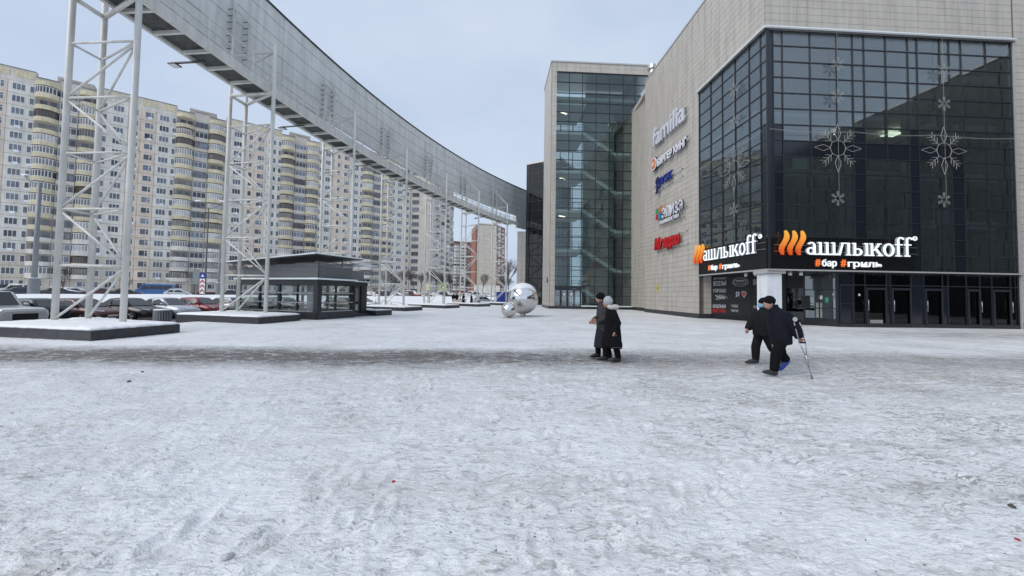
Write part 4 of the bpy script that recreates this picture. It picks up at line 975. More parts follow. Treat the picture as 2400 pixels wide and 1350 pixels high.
# ------------------------------------------------------------------ steel spheres
def sphere_sculpture(px, py, Y, r, pr, label, capped):
    q = atY(px, py, Y); root = tag(empty('steel_sphere', (q.x, q.y, 0)), label, 'sculpture'); zc = q.z
    A = [[(r*math.cos(t)*math.cos(f), r*math.cos(t)*math.sin(f), zc + r*math.sin(t)) for f in np.linspace(0, 2*math.pi, 49)[:-1]] for t in np.linspace(-1.56, 0.0, 17)]
    B = [[(r*math.cos(t)*math.cos(f), r*math.cos(t)*math.sin(f), zc + r*math.sin(t)) for f in np.linspace(0, 2*math.pi, 49)[:-1]] for t in np.linspace(0.0, 1.56, 17)]
    fix_normals(MB().loft(A, cap=False).build('lower_half', 'chrome_dull', root, True)); fix_normals(MB().loft(B, cap=False).build('upper_half', 'chrome', root, True))
    MB().tube((0, 0, -.05), (0, 0, zc - r*.93), pr, 20).build('stem', 'chrome_dull', root, True)
    if capped:
        rs = np.random.RandomState(4); F = np.linspace(0, 2*math.pi, 49)[:-1]; edge = .62 + .10*np.sin(3*F) + .07*np.sin(5*F+1) + .05*rs.rand(48); rr = []
        for k in range(12):
            s = k/11; rr.append([((r + .035*min(1, 4*s))*math.cos(edge[i] + (1.565-edge[i])*s)*math.cos(f), (r + .035*min(1, 4*s))*math.cos(edge[i] + (1.565-edge[i])*s)*math.sin(f), zc + (r + .035*min(1, 4*s))*math.sin(edge[i] + (1.565-edge[i])*s)) for i, f in enumerate(F)])
        fix_normals(MB().loft(rr, cap=True).build('snow_cap', 'snow', root, True))
sphere_sculpture(1226, 700, 27.4, 1.13, .20, 'big mirror steel sphere with snow on top', True)
sphere_sculpture(1193, 726, 25.4, .525, .05, 'small mirror steel sphere in front of the big one', False)

# ------------------------------------------------------------------ glazed pavilion behind the second plinth
KC = Vector((-10.93, 20.9)); ka = math.atan2(.937, .349); FA = Frame(KC, ka)           # right face, u away from the camera
kio = tag(empty('glass_pavilion', (KC.x, KC.y, 0)), 'dark framed glass pavilion with louvred top and tilted snowy roof', 'pavilion')
fA = Frame((0, 0), ka); fB = Frame((0, 0), ka + math.pi/2 + math.pi)                    # front face: u = 0 at the corner, negative going left
WB, WA = 6.6, 2.75
for fr, L in ((fB, -WB), (fA, WA)):
    a, b = min(0, L), max(0, L); piece('plinth', fr, a, b, -.3, .05, -.5, .42, 'granite', kio)
    piece('head_beam', fr, a, b, -.25, .03, 2.0, 2.28, 'frame_dark', kio)
us = [-WB, -WB + 1.75, -WB + 3.5, -2.2, -.3]; kpn = Pieces('pane', kio); kbr = Pieces('mullion', kio)
curtain(kpn, kbr, fB, [-WB, -4.75, -3.05, -1.65, -.28], [.44, .95, 1.5, 2.0], lambda i, j: 'glass_clear', n=-.1, bar=.06); curtain(kpn, kbr, fA, [.25, 1.4, WA - .1], [.44, .95, 1.5, 2.0], lambda i, j: 'glass_clear', n=-.1, bar=.06)
fC = Frame((fB.p(-WB, -WA, 0)).xy, fB.a); curtain(kpn, kbr, fC, [0, 2.2, 4.4, 6.6], [.44, 1.5, 2.0], lambda i, j: 'glass_clear', n=0, bar=.09)
fE = Frame((fA.p(0, -WB, 0)).xy, ka); curtain(kpn, kbr, fE, [0, 1.4, WA], [.44, 1.5, 2.0], lambda i, j: 'glass_clear', n=0, bar=.09); kpn.flush(); kbr.flush()
for z in (.95, 1.5, .45): piece('rail', fB, -WB, -.3, -.03, .03, z - .02, z + .03, 'steel', kio); piece('rail', fA, .28, WA - .1, -.03, .03, z - .02, z + .03, 'steel', kio)
fix_normals(MB().prism([tuple(fB.p(u, n, 0).xy) for u, n in ((-.28, .02), (0.02, .02), (0.02, -.28), (-.28, -.28))], .42, 2.0).build('corner_post', 'frame_dark', kio))
for u, n in ((-2.4, -1.6), (-1.9, -1.2)): piece('lift_shaft', fB, u - .25, u + .1, n - .5, n, -.4, 2.0, 'int_wall', kio)
piece('floor', fB, -WB, 0, -WA, -.3, -.5, -.02, 'granite', kio); piece('ceiling', fB, -WB + .1, -.1, -WA + .1, -.3, 2.05, 2.12, 'int_dark', kio)
rs_ = [[fB.p(u, n, z + dz) for u, n in ((-WB - .15, .18), (.18, .18), (.18, -WA - .1), (-WB - .15, -WA - .1))] for z, dz in ((2.28, 0), (2.34, .0), (2.37, .0))]
fix_normals(MB().loft(rs_).build('snow_ledge', 'ice_ledge', kio))
slp = .05
lp = Pieces('louvre', kio)
for k in range(13):
    z = 2.40 + .072*k
    lp.add(fB, -WB if k < 9 else -WB + (k-8)*1.55, -.12, -.18, -.12, z, z + .05, 'louvre_grey'); lp.add(fA, .12, WA, -.18, -.12, z, z + .05, 'louvre_grey')
plain('louvre_grey', (.20, .21, .22), .45)
lp.flush(); piece('louvre_box', fB, -WB + .1, -.2, -WA, -.2, 2.37, 3.05, 'int_dark', kio)
rt = [fB.p(u, n, 3.62 + slp*u + dz) for dz in (0, .05) for u, n in ((-WB - .4, .5), (.3, .5), (.3, -WA - .4), (-WB - .4, -WA - .4))]
fix_normals(MB().add(rt, [(3,2,1,0),(4,5,6,7),(0,1,5,4),(1,2,6,5),(2,3,7,6),(3,0,4,7)]).build('roof', 'rail_dark', kio))
rt = [fB.p(u, n, 3.62 + slp*u + dz) for dz in (.052, .12) for u, n in ((-WB - .4, .51), (.31, .51), (.31, -WA - .4), (-WB - .4, -WA - .4))]
fix_normals(MB().add(rt, [(3,2,1,0),(4,5,6,7),(0,1,5,4),(1,2,6,5),(2,3,7,6),(3,0,4,7)]).build('roof_snow', 'ice_ledge', kio))
for u, n in ((-.5, -.4), (-3, -.4), (-5.8, -.4), (-.5, -2.2), (-5.8, -2.2)): p = fB.p(u, n, 2.37); MB().tube(p, (p.x, p.y, 3.62 + slp*u), .04, 6).build('roof_post', 'rail_dark', kio)
# lower annex with the door
piece('annex_plinth', fA, WA + .002, WA + 2.2, -WB, -.35, -.5, .2, 'granite', kio); piece('annex_head', fA, WA + .002, WA + 1.7, -WB, -.45, 2.0, 2.26, 'frame_dark', kio)
piece('annex_snow', fA, WA + .002, WA + 1.8, -WB, -.35, 2.262, 2.32, 'ice_ledge', kio); piece('annex_louvres', fA, WA + .1, WA + 1.6, -WB, -.7, 2.33, 3.0, 'louvre_grey', kio)
piece('door', fA, WA + .15, WA + 1.05, -.55, -.5, .22, 2.0, 'frame_dark', kio); piece('door_pane', fA, WA + .3, WA + .9, -.497, -.49, .4, 1.85, 'glass_front', kio)
piece('annex_roof', fA, WA + .3, WA + 2.0, -WB, .1, 3.36, 3.42, 'ice_ledge', kio); piece('annex_post', fA, WA + 1.2, WA + 1.7, -.8, -.5, .2, 2.0, 'frame_dark', kio)
piece('planter', fA, WA + 1.9, WA + 3.6, -1.0, .1, -.4, .35, 'granite', kio); piece('planter_snow', fA, WA + 1.9, WA + 3.6, -1.0, .1, .352, .40, 'ice_ledge', kio)

# ------------------------------------------------------------------ apartment buildings
FH = 2.8
def window_meshes(w, h, key, fm='win_frame_white', side=False):
    """frame mesh (bars) and pane mesh, centred, local x = along the wall, y = -outwards."""
    k = ('win', round(w, 2), round(h, 2), key, fm)
    if k in BOXES: return BOXES[k]
    f = MB(); t = .065
    f.box(-w/2, w/2, -.05, .02, -h/2, -h/2 + t); f.box(-w/2, w/2, -.05, .02, h/2 - t, h/2); f.box(-w/2, -w/2 + t, -.05, .02, -h/2 + t, h/2 - t); f.box(w/2 - t, w/2, -.05, .02, -h/2 + t, h/2 - t)
    cuts = {'2': (.33,), '3': (-.33, .33), '1': ()}[key]
    for c in cuts: f.box(c*w/2 - .04, c*w/2 + .04, -.05, .02, -h/2 + t, h/2 - t)
    if key == '2': f.box(.33*w/2 + .04, w/2 - t, -.05, .02, h*.12, h*.12 + .08)
    f.box(-w/2 - .06, w/2 + .06, -.16, .02, -h/2 - .07, -h/2 - .003)
    BOXES[k] = (f.mesh('window', fm), MB().box(-w/2 + t, w/2 - t, -.012, .012, -h/2 + t, h/2 - t).mesh('pane', 'win_glass')); return BOXES[k]
def add_window(fr, u, z, w, h, key, parent, n=0.0, fm='win_frame_white'):
    a, b = window_meshes(w, h, key, fm); o = bpy.data.objects.new('window', a); C.objects.link(o); o.parent = parent; o.location = fr.p(u, n, z); o.rotation_euler.z = fr.a
    p = bpy.data.objects.new('pane', b); C.objects.link(p); p.parent = o; return o
def joined(items, name, parent):
    """windows beyond the limit, joined into one stuff part"""
    if not items: return
    mb = MB()
    for fr, u, z, w, h, key, n, fm in items:
        a, b = window_meshes(w, h, key, fm)
        for me, mi in ((a, 0), (b, 1)):
            vs = [Vector((fr.p(u + v.co.x, n - v.co.y, z + v.co.z))) for v in me.vertices]; mb.add(vs, [tuple(p.vertices) for p in me.polygons], mi)
    o = mb.build(name, ['win_frame_white', 'win_glass'], parent); o['kind'] = 'stuff'
def bow(w, d, K=8): return [(-w/2 + w*k/K, d * (1 - abs(2*k/K - 1)**2.6)) for k in range(K + 1)]
def bow_meshes(w, d, h, kind):
    k = ('bow', w, d, h, kind)
    if k in BOXES: return BOXES[k]
    B = bow(w, d); mb = MB()
    if kind in ('wall_yellow', 'wall_white', 'wall_grey'):
        poly = [(x, -y - .12) for x, y in B]; poly = [(-w/2, 0.0)] + poly + [(w/2, 0.0)]
        mb.prism(poly[::-1], 0, h); o = mb.build('balcony', kind); fix_normals(o); me = o.data; bpy.data.objects.remove(o)
    elif kind == 'open':
        mb.box(-w*.46, w*.46, -.03, 0.0, 0, h, 0); mb.box(-w*.3, -w*.02, -.06, -.031, .1, h - .25, 1); mb.box(w*.1, w*.36, -.06, -.031, 0, h - .25, 1); o = mb.build('balcony_back', ['recess_dark', 'win_glass']); me = o.data; bpy.data.objects.remove(o)
    else:
        fmm, gl = kind
        for (x0, y0), (x1, y1) in zip(B, B[1:]):
            y0, y1 = y0 + .04, y1 + .04
            mb.add([(x0, -y0, 0), (x1, -y1, 0), (x1, -y1, h), (x0, -y0, h)], [(0, 1, 2, 3)], 1)
            for (x, y) in ((x0, y0),): mb.box(x - .05, x + .05, -y - .05, -y + .05, 0, h, 0)
            for zz in (0.0, h - .1):
                mb.add([(x0, -y0 - .04, zz), (x1, -y1 - .04, zz), (x1, -y1 - .04, zz + .1), (x0, -y0 - .04, zz + .1)], [(0, 1, 2, 3)], 0)
        o = mb.build('glazing', [fmm, gl]); me = o.data; bpy.data.objects.remove(o)
    BOXES[k] = me; return me
def putm(name, me, parent, loc, rz, scale=None):
    o = bpy.data.objects.new(name, me); C.objects.link(o); o.parent = parent; o.location = loc; o.rotation_euler.z = rz
    if scale: o.scale = scale
    return o
rb = random.Random(11)
GK = [('win_frame_white', 'bal_glass')] * 7 + [('win_frame_brown', 'bal_glass')] * 2 + [('win_frame_grey', 'bal_glass')] * 2 + ['open'] * 3
def balcony(fr, u, z, w, d, wallk, parent, n=0.0):
    o = putm('balcony', bow_meshes(w, d, 1.02, wallk), parent, fr.p(u, n, z), fr.a)
    k = rb.choice(GK); c = putm('glazing' if k != 'open' else 'balcony_back', bow_meshes(w, d, FH - 1.25, k), o, (0, 0, 1.03), 0); return o
def loggia(fr, u, z, w, parent, n=0.0):
    o = piece('loggia', fr, u - w/2, u + w/2, n, n + .35, z, z + 1.0, 'wall_grey', parent)
    g = add_window(Frame((0, 0), 0), 0, 0, w - .1, FH - 1.3, '3', o, fm=rb.choice(['win_frame_white', 'win_frame_white', 'win_frame_brown', 'win_frame_grey'])); g.location = (0, -.12, 1.0/2 + (FH - 1.3)/2 + .02)
# long pale panel building along the far street
A0 = Vector((-112, 84)); AA_ = math.atan2(44, 58); FAp = Frame(A0, AA_); S0, S1 = -6.0, 91.8; BZ, NF = .9, 17
apt = tag(empty('apartment_building', (A0.x, A0.y, 0)), 'long seventeen storey panel building with yellow rounded balconies', 'apartment building'); fAp = Frame((0, 0), AA_)
ZT = BZ + NF*FH
cents = [6.3 + 24.4*k for k in range(4)]
piece('wall', fAp, S0, S1, -14, -.12, -.5, ZT + .2, 'seam', apt)
piece('plinth', fAp, S0, S1, -.12, .06, -.6, BZ + .05, 'plinth_red', apt)
wp = Pieces('wall_panel', apt, 290); wins = []; acs = []
spans = []
for k, c in enumerate(cents):
    spans += [(c - 12.2, c - 9.3, 'wall_pink'), (c - 9.3, c - 5.3, 'wall_white'), (c - 5.3, c - 1.5, 'wall_grey'), (c - 1.5, c + 1.5, 'wall_grey'), (c + 1.5, c + 5.3, 'wall_grey'), (c + 5.3, c + 9.9, 'wall_white'), (c + 9.9, c + 12.2, 'wall_pink')]
for a, b, m_ in spans:
    a = max(a, S0)
    if b <= S0 + .5: continue
    for j in range(NF):
        z = BZ + j*FH; mm = 'wall_beige' if (j < 3 and m_ == 'wall_white') else m_
        wp.add(fAp, a + .03, b - .03, -.12, 0, z + .035, z + FH - .035, mm)
wp.flush()
for k, c in enumerate(cents):
    for j in range(NF):
        z = BZ + j*FH
        for du, w, key in ((-10.6, 1.7, '2'), (-7.7, 1.9, '3'), (-5.75, .75, '1'), (5.85, .75, '1'), (8.2, 1.9, '3'), (11.3, .95, '1')):
            wins.append((fAp, c + du, z + 1.55, w, 1.5, key, .0, 'win_frame_white'))
            if rb.random() < .22: acs.append((c + du + .2, z + .45))
        if j == 0 and True:
            piece('entrance', fAp, c - .8, c + .8, .0, .08, BZ - .2, BZ + 2.3, 'recess_dark', apt); piece('entrance_canopy', fAp, c - 1.6, c + 1.6, 0, 1.3, BZ + 2.35, BZ + 2.6, 'wall_grey', apt)
            for s in (-1, 1): wins.append((fAp, c + s*3.4, z + 1.6, 1.5, 1.3, '2', .0, 'win_frame_white'))
            continue
        wk = 'wall_yellow' if j >= 5 else 'wall_white'
        for s in (-1, 1): balcony(fAp, c + s*3.4, z, 3.9, 1.35, wk, apt)
        loggia(fAp, c, z, 2.9, apt)
wins.sort(key=lambda w: (w[0].p(w[1], 0, w[2]) + Vector((A0.x, A0.y, 0)) - CAM).length)
for w in wins[:290]: add_window(w[0], w[1], w[2], w[3], w[4], w[5], apt, w[6], w[7])
joined(wins[290:], 'window_rest', apt)
acm = MB().box(-.4, .4, -.35, 0, 0, .55).mesh('air_conditioner', 'white_paint')
for u, z in acs[:90]: putm('air_conditioner', acm, apt, fAp.p(u, .01, z), fAp.a)
# attic: parapet with yellow panels between white piers, stepped roof line
for k, c in enumerate(cents):
    for a, b, top in ((c - 12.2, c - 5.3, 2.9), (c - 5.3, c - 1.6, 1.9), (c - 1.6, c + 1.6, 2.5), (c + 1.6, c + 5.3, 1.9), (c + 5.3, c + 12.2, 2.9)):
        a = max(a, S0); 
        if b < S0: continue
        piece('parapet', fAp, a, b - .01, -1.0, 0, ZT, ZT + top, 'wall_grey' if top < 2.6 else 'wall_white', apt); piece('roof_edge', fAp, a, b - .01, -1.1, .12, ZT + top, ZT + top + .15, 'seam', apt)
        if top > 2.6:
            n = 2
            for q in range(n): x0, x1 = a + (b-a)*q/n + .35, a + (b-a)*(q+1)/n - .35; piece('attic_panel', fAp, x0, x1, .0, .12, ZT + 1.1, ZT + 2.6, 'wall_yellow', apt)
        elif top < 2: 
            o = putm('balcony_hood', bow_meshes(3.9, 1.35, 1.02, 'wall_yellow'), apt, fAp.p((a+b)/2, .01, ZT), fAp.a)
    piece('lift_house', fAp, c - 3, c + 3, -8, -3.5, ZT, ZT + 4.6, 'wall_grey', apt)
# slim end bay with stacked loggias
fEnd = Frame(fAp.p(S1, -.12, 0).xy, AA_ + R_(-38)); piece('end_wall', fEnd, 0.02, 7, -8, -.12, -.5, ZT + 1.2, 'wall_grey', apt)
for j in range(NF): add_window(fEnd, 2.0, BZ + j*FH + 1.5, 2.6, 1.5, '3', apt, -.11, 'win_frame_grey')

def tower_block(name, label, pxl, pxr, Yl, Yr, ytop, nf, wallm, cols, bal=None, depth=16, base=.6, side=None, panel=True):
    """apartment tower: front face from pixel pxl at depth Yl to pxr at Yr; cols = window columns (fraction, width, key)"""
    a, b = atY(pxl, 680, Yl), atY(pxr, 680, Yr); ang = math.atan2(b.y-a.y, b.x-a.x); F = Frame((a.x, a.y), ang); L = (b.xy-a.xy).length
    H = F.z_at((pxl+pxr)/2, ytop) ; fh = (H - base - 1.2)/nf
    r = tag(empty(name, (a.x, a.y, 0)), label, 'apartment building'); f = Frame((0, 0), ang)
    piece('wall', f, 0, L, -depth, -.1, -1, H - .8, 'seam', r); piece('parapet', f, -.1, L + .1, -depth - .1, .12, H - .8, H, wallm, r)
    q = Pieces('wall_panel', r, 290); nc = max(1, round(L/4.5))
    for i in range(nc):
        for j in range(nf): q.add(f, L*i/nc + .04, L*(i+1)/nc - .04, -.1, 0, base + j*fh + .06, base + (j+1)*fh - .0, wallm)
    q.flush()
    for fx, w, key in cols:
        for j in range(nf): add_window(f, fx*L, base + (j+.55)*fh, w, 1.5, key, r)
    for fx, w in (bal or []):
        for j in range(1, nf): balcony(f, fx*L, base + j*fh, w, 1.2, 'wall_yellow' if j > 4 else 'wall_white', r)
    if side:
        sm, Ls, scols, da = side; fs = Frame(f.p(L, -.1, 0).xy, ang + da); piece('side_wall', fs, .02, Ls, -depth*.6, -.1, -1, H - .4, sm, r)
        for fx, w, kd in scols:
            for j in range(nf):
                if kd == 'b' and j: balcony(fs, fx*Ls, base + j*fh, w, .9, rb.choice(['wall_white', 'wall_grey']), r, -.1)
                elif kd == 'w': add_window(fs, fx*Ls, base + (j+.55)*fh, w, 1.5, '2', r, -.1)
    return r, f, L, H
tower_block('apartment_building', 'narrow pale panel building with one yellow balcony stack behind the fourth lattice tower', 893, 966, 158, 172, 405, 17, 'wall_white', [(.55, 1.3, '2'), (.68, 1.3, '2')], [(.32, 4.6), (.9, 3.4)], 14)
r3, f3, L3, H3 = tower_block('apartment_building', 'tall beige block with a bare windowless end wall', 966, 1013, 168, 172, 400, 20, 'wall_beige', [], None, 14, .6, ('wall_grey', 30, [(.06, 1.6, 'w'), (.17, 3.0, 'b'), (.3, 1.6, 'w'), (.43, 3.4, 'b'), (.56, 1.6, 'w'), (.7, 3.2, 'b'), (.84, 1.6, 'w'), (.94, 2.6, 'b')], R_(56)))
for fx in (.42, .62): piece('wall_rib', f3, fx*L3 - .35, fx*L3 + .35, 0, .2, 0, H3, 'wall_white', r3)
tower_block('brick_building', 'orange brick and white apartment building far behind the fifth and sixth towers', 1044, 1116, 300, 310, 566, 16, 'brick_orange', [(.08, 2.2, '2'), (.2, 2.2, '2'), (.72, 2.2, '2'), (.92, 2.2, '2')], None, 18, 1.5)
rB, fB_, LB, HB_ = tower_block('brick_building', 'tall beige end wall with orange brick edges left of the dark glass block', 1118, 1163, 258, 262, 524, 18, 'wall_beige', [], None, 18, 1.2, ('brick_orange', 14, [(.25, 3, 'b'), (.7, 3, 'b')], R_(50)))
piece('brick_edge', fB_, -1.6, -.02, -16, -.1, 0, HB_ - 2, 'brick_orange', rB); piece('entry_block', fB_, -2, LB + 1, .02, 6, 0, 7.5, 'wall_white', rB)
# white balcony columns on the far brick building
bb_ = [o for o in bpy.data.objects if o.get('label', '').startswith('orange brick and white')][0]
a, b = atY(1044, 680, 300), atY(1116, 680, 310); fbr = Frame((0, 0), math.atan2(b.y-a.y, b.x-a.x)); Lb = (b.xy-a.xy).length
for fx in (.34, .56):
    for j in range(1, 15): balcony(fbr, fx*Lb, 1.5 + j*2.72, 5.2, 1.2, 'wall_white', bb_)

# ------------------------------------------------------------------ bare trees
plain('bark', (.075, .06, .05), .9, noise=.3, nscale=6)
plain('bark_pale', (.13, .11, .095), .9, noise=.3, nscale=6)
def make_tree_mesh(h, seed, spread, depth=5, r0=.13, mat='bark', up=.25):
    rg = random.Random(seed); trunk, crown = MB(), MB()
    def grow(p, d, l, r, k):
        mb = trunk if k == 0 else crown; n = 3 if k < 2 else 2; q = p
        for i in range(n):
            d = (d + Vector((rg.uniform(-1, 1), rg.uniform(-1, 1), rg.uniform(-.3, 1)*up)) * (.12 if k == 0 else .22)).normalized(); q2 = q + d*(l/n)
            mb.tube(q, q2, r*(1 - i/n*.35), 6 if k < 2 else (4 if k < 3 else 3), r2=r*(1 - (i+1)/n*.35)); q = q2
            if k < depth and i < n - 1 and k > 0: branch(q, d, l*.62, r*.5, k + 1)
        if k < depth:
            for _ in range(4 if k == 0 else 3): branch(q, d, l*rg.uniform(.5, .75), r*.58, k + 1)
    def branch(q, d, l, r, k):
        v = Vector((rg.uniform(-1, 1), rg.uniform(-1, 1), rg.uniform(-.2, .8))).normalized(); grow(q, (d*(1.0) + v*spread).normalized(), l, max(r, .012), k)
    grow(Vector((0, 0, 0)), Vector((0, 0, 1)), h*.34, r0, 0); return trunk.mesh('trunk', mat), crown.mesh('crown', mat)
tm = [make_tree_mesh(9, 1, .7, 5, .14), make_tree_mesh(11, 2, .55, 5, .16, 'bark_pale'), make_tree_mesh(6, 3, .6, 4, .07), make_tree_mesh(13, 4, .6, 5, .2)]
def tree(kind, px, Y, label, group=None, s=1.0, rz=0.0, z=None):
    p = atY(px, 690, Y); z = float(terrain(np.array([p.x]), np.array([p.y]))[0]) - .05 if z is None else z
    r = empty('bare_tree', (p.x, p.y, z), rz); r.scale = (s, s, s); tag(r, label, 'tree', group)
    for nm, me in zip(('trunk', 'crown'), tm[kind]): o = bpy.data.objects.new(nm, me); C.objects.link(o); o.parent = r
tree(2, 147, 52, 'thin bare sapling on the snowbank between the legs of the nearest tower', s=.95)
tree(2, 455, 80, 'bare tree in front of the apartment entrance behind the lamp post', s=1.2)
tree(2, 300, 78, 'bare shrub like tree left of the blue minibus', s=.8)
tree(1, 548, 82, 'bare tree beside the pavilion, in front of the pale building', s=.9)
for i, (px, Y, k, s) in enumerate(((905, 120, 3, .8), (925, 125, 0, 1.0), (950, 118, 1, .9), (968, 122, 3, .85), (985, 120, 0, 1.1), (1003, 116, 1, .95), (1020, 124, 3, .8), (1036, 126, 0, 1.1), (1055, 150, 1, 1.0), (1072, 150, 3, .8), (1092, 160, 0, 1.1))):
    tree(k, px, Y, '%s of the bare trees from the left behind the far row of parked cars' % ('first second third fourth fifth sixth seventh eighth ninth tenth eleventh'.split()[i]), 'bare trees behind the far cars', s, i*1.3)
tree(1, 1130, 130, 'bare tree in front of the beige end wall', s=.9)
for i, (px, Y, s, nm) in enumerate(((1176, 125, 1.0, 'leftmost'), (1184, 118, 1.15, 'tallest'), (1193, 122, 1.0, 'rightmost'))): tree(3 if i == 1 else 0, px, Y, '%s of three bushy bare trees left of the clad pier' % nm, 'bare trees by the clad pier', s, i)

# ------------------------------------------------------------------ vehicles
m, N, L, b = nmat('car_paint'); oi = N.new('ShaderNodeObjectInfo'); L.new(oi.outputs['Color'], b.inputs['Base Color']); b.inputs['Roughness'].default_value = .28; b.inputs['Metallic'].default_value = .25; b.inputs['Coat Weight'].default_value = .6; b.inputs['Coat Roughness'].default_value = .08
plain('tyre', (.012, .012, .012), .85); plain('rim', (.42, .43, .44), .35, metal=.8); plain('car_black', (.012, .012, .013), .55); plain('lamp_glass', (.62, .65, .68), .1, spec=.9); plain('tail_red', (.35, .01, .01), .25); plain('plate', (.7, .71, .72), .5); plain('orange_lamp', (.6, .2, .02), .3)
def car_parts(S):
    """S: length, width, heights and greenhouse stations -> dict of meshes. x forward, y left, origin on the ground in the middle."""
    Ln, W = S['L'], S['W']; hx = Ln/2; parts = []
    st = S['st']                        # (x fraction -1..1, z bottom, z top, half width factor)
    rings = []
    for f, zb, zt, wf in st:
        w = W/2*wf; x = f*hx; zm = zb + (zt-zb)*.52
        rings.append([(x, -w*.80, zb), (x, -w*.97, zb + .06), (x, -w, zm), (x, -w*.97, zt - .08), (x, -w*.86, zt), (x, -w*.4, zt + S['crown']), (x, w*.4, zt + S['crown']), (x, w*.86, zt), (x, w*.97, zt - .08), (x, w, zm), (x, w*.97, zb + .06), (x, w*.80, zb)])
    parts.append(('body', MB().loft(rings), 'car_paint', not S.get('suv')))
    xb0, xt0, xt1, xb1 = [f*hx for f in S['gh']]; zb0, zb1, zr = S['zb0'], S['zb1'], S['zr']; wb, wt = W/2*.90, W/2*S.get('wt', .70)
    def gsec(x, zb, zt, w0, w1): return [(x, -w0, zb), (x, -w1, zt - .05), (x, -w1*.8, zt), (x, w1*.8, zt), (x, w1, zt - .05), (x, w0, zb)]
    zbl = lambda x: zb0 + (zb1-zb0)*(x-xb0)/(xb1-xb0)
    xm = (xt0+xt1)/2
    R2 = [gsec(xb0, zb0 - .03, zb0 + .0, wb*.98, wb*.9), gsec(xt0, zbl(xt0) - .03, zr - .02, wb, wt), gsec(xm, zbl(xm) - .03, zr + .015, wb, wt*1.02), gsec(xt1, zbl(xt1) - .03, zr - .03, wb, wt*.98), gsec(xb1, zb1 - .03, zb1, wb*.96, wb*.86)]
    parts.append(('roof_shell', MB().loft(R2), 'car_paint', True))
    def lerp(a, b, t): return tuple(a[i] + (b[i]-a[i])*t for i in range(3))
    def patch(A, B, Cc, D, ins=.07, out=(0, 0, 0), K=4):
        mb = MB(); g = []
        for i in range(K + 1):
            for j in range(2): u = ins + (1-2*ins)*i/K; v = ins + (1-2*ins)*j; p = lerp(lerp(A, B, u), lerp(D, Cc, u), v); g.append(tuple(p[q] + out[q] for q in range(3)))
        mb.add(g, [(2*i, 2*i+2, 2*i+3, 2*i+1) for i in range(K)]); return mb
    for nm, x0, z0, x1, z1, sg in (('windscreen', xb0, zb0, xt0, zr - .04, 1), ('rear_window', xb1, zb1, xt1, zr - .05, -1)):
        parts.append((nm, patch((x0, -wb*.88, z0), (x0, wb*.88, z0), (x1, wt*.86, z1), (x1, -wt*.86, z1), .04, (.025*sg, 0, .02)), 'car_glass_dark', True))
    for s in (-1, 1):
        xs = [xt0 + (xb0-xt0)*.62, xm - .02 if False else (xt0*.35 + xt1*.65) + .25, xt1 + (xb1-xt1)*.55]
        bp = (xt0 + xt1)/2 - .1
        def ptb(x): return (x, s*wb, zbl(x) + .03)
        def ptt(x): return (x, s*wt, zr - .09)
        parts.append(('side_window', patch(ptb(xt0 + (xb0-xt0)*.78), ptb(bp + .06), ptt(bp + .06), ptt(xt0 - .05), .03, (0, s*.02, .0)), 'car_glass_dark', True))
        parts.append(('side_window', patch(ptb(bp - .06), ptb(xt1 + (xb1-xt1)*.62), ptt(xt1 + .05), ptt(bp - .06), .03, (0, s*.02, .0)), 'car_glass_dark', True))
        parts.append(('wing_mirror', MB().ball((xt0 + (xb0-xt0)*.66, s*(W/2 + .07), zbl(xb0) + .08), .09, .11, .075, 8, 6), S.get('mirror', 'car_paint'), True))
    zt_f = st[-2][2]; wf = W/2*st[-2][3]
    fx = hx*st[-2][0]; rx = hx*st[1][0]
    for s in (-1, 1):
        hz = S.get('hz', .66)
        parts.append(('headlight', MB().add([(fx + S.get('hlx', .03), s*wf*.55, hz), (fx - .22, s*wf*(1.0 + S.get('hlw', 0)), hz + .03), (fx - .26, s*wf*(.99 + S.get('hlw', 0)), hz + .16), (fx + S.get('hlx', .03) - .05, s*wf*.55, hz + .12)], [(0, 1, 2, 3) if s < 0 else (3, 2, 1, 0)]), 'lamp_glass', False))
        parts.append(('tail_light', MB().add([(rx - .03, s*W/2*.6, .78), (rx + .2, s*W/2*.965, .80), (rx + .2, s*W/2*.955, .98), (rx - .01, s*W/2*.6, .98)], [(0, 1, 2, 3)]), 'tail_red', False))
    parts.append(('grille', MB().box(fx - .02, fx + S.get('gx', .05), -wf*.5, wf*.5, .50, .62 if not S.get('suv') else .80), 'car_black', False))
    parts.append(('bumper', MB().box(fx - .1, hx - .01, -W*.42, W*.42, .26, .44), S.get('bump', 'car_paint'), False))
    parts.append(('licence_plate', MB().box(hx - .01, hx + .015, -.26, .26, .40, .51), 'plate', False)); parts.append(('licence_plate', MB().box(-hx - .015, -hx + .03, -.26, .26, .62, .73), 'plate', False))
    rw = S.get('rw', .31)
    for xf in S['wh']:
        for s in (-1, 1):
            x = xf*hx; arch = [(x + (rw+.07)*math.cos(t), (rw) + (rw+.07)*math.sin(t)) for t in np.linspace(-.15, math.pi + .15, 13)]
            mb = MB(); mb.add([(px, s*(W/2 + .004), pz) for px, pz in arch], [tuple(range(13))]); parts.append(('wheel_arch', mb, 'car_black', False))
            parts.append(('wheel', MB().tube((x, s*(W/2 - .20), rw), (x, s*(W/2 + .012), rw), rw, 18), 'tyre', False, ('rim', rim_mesh(x, s, W, rw))))
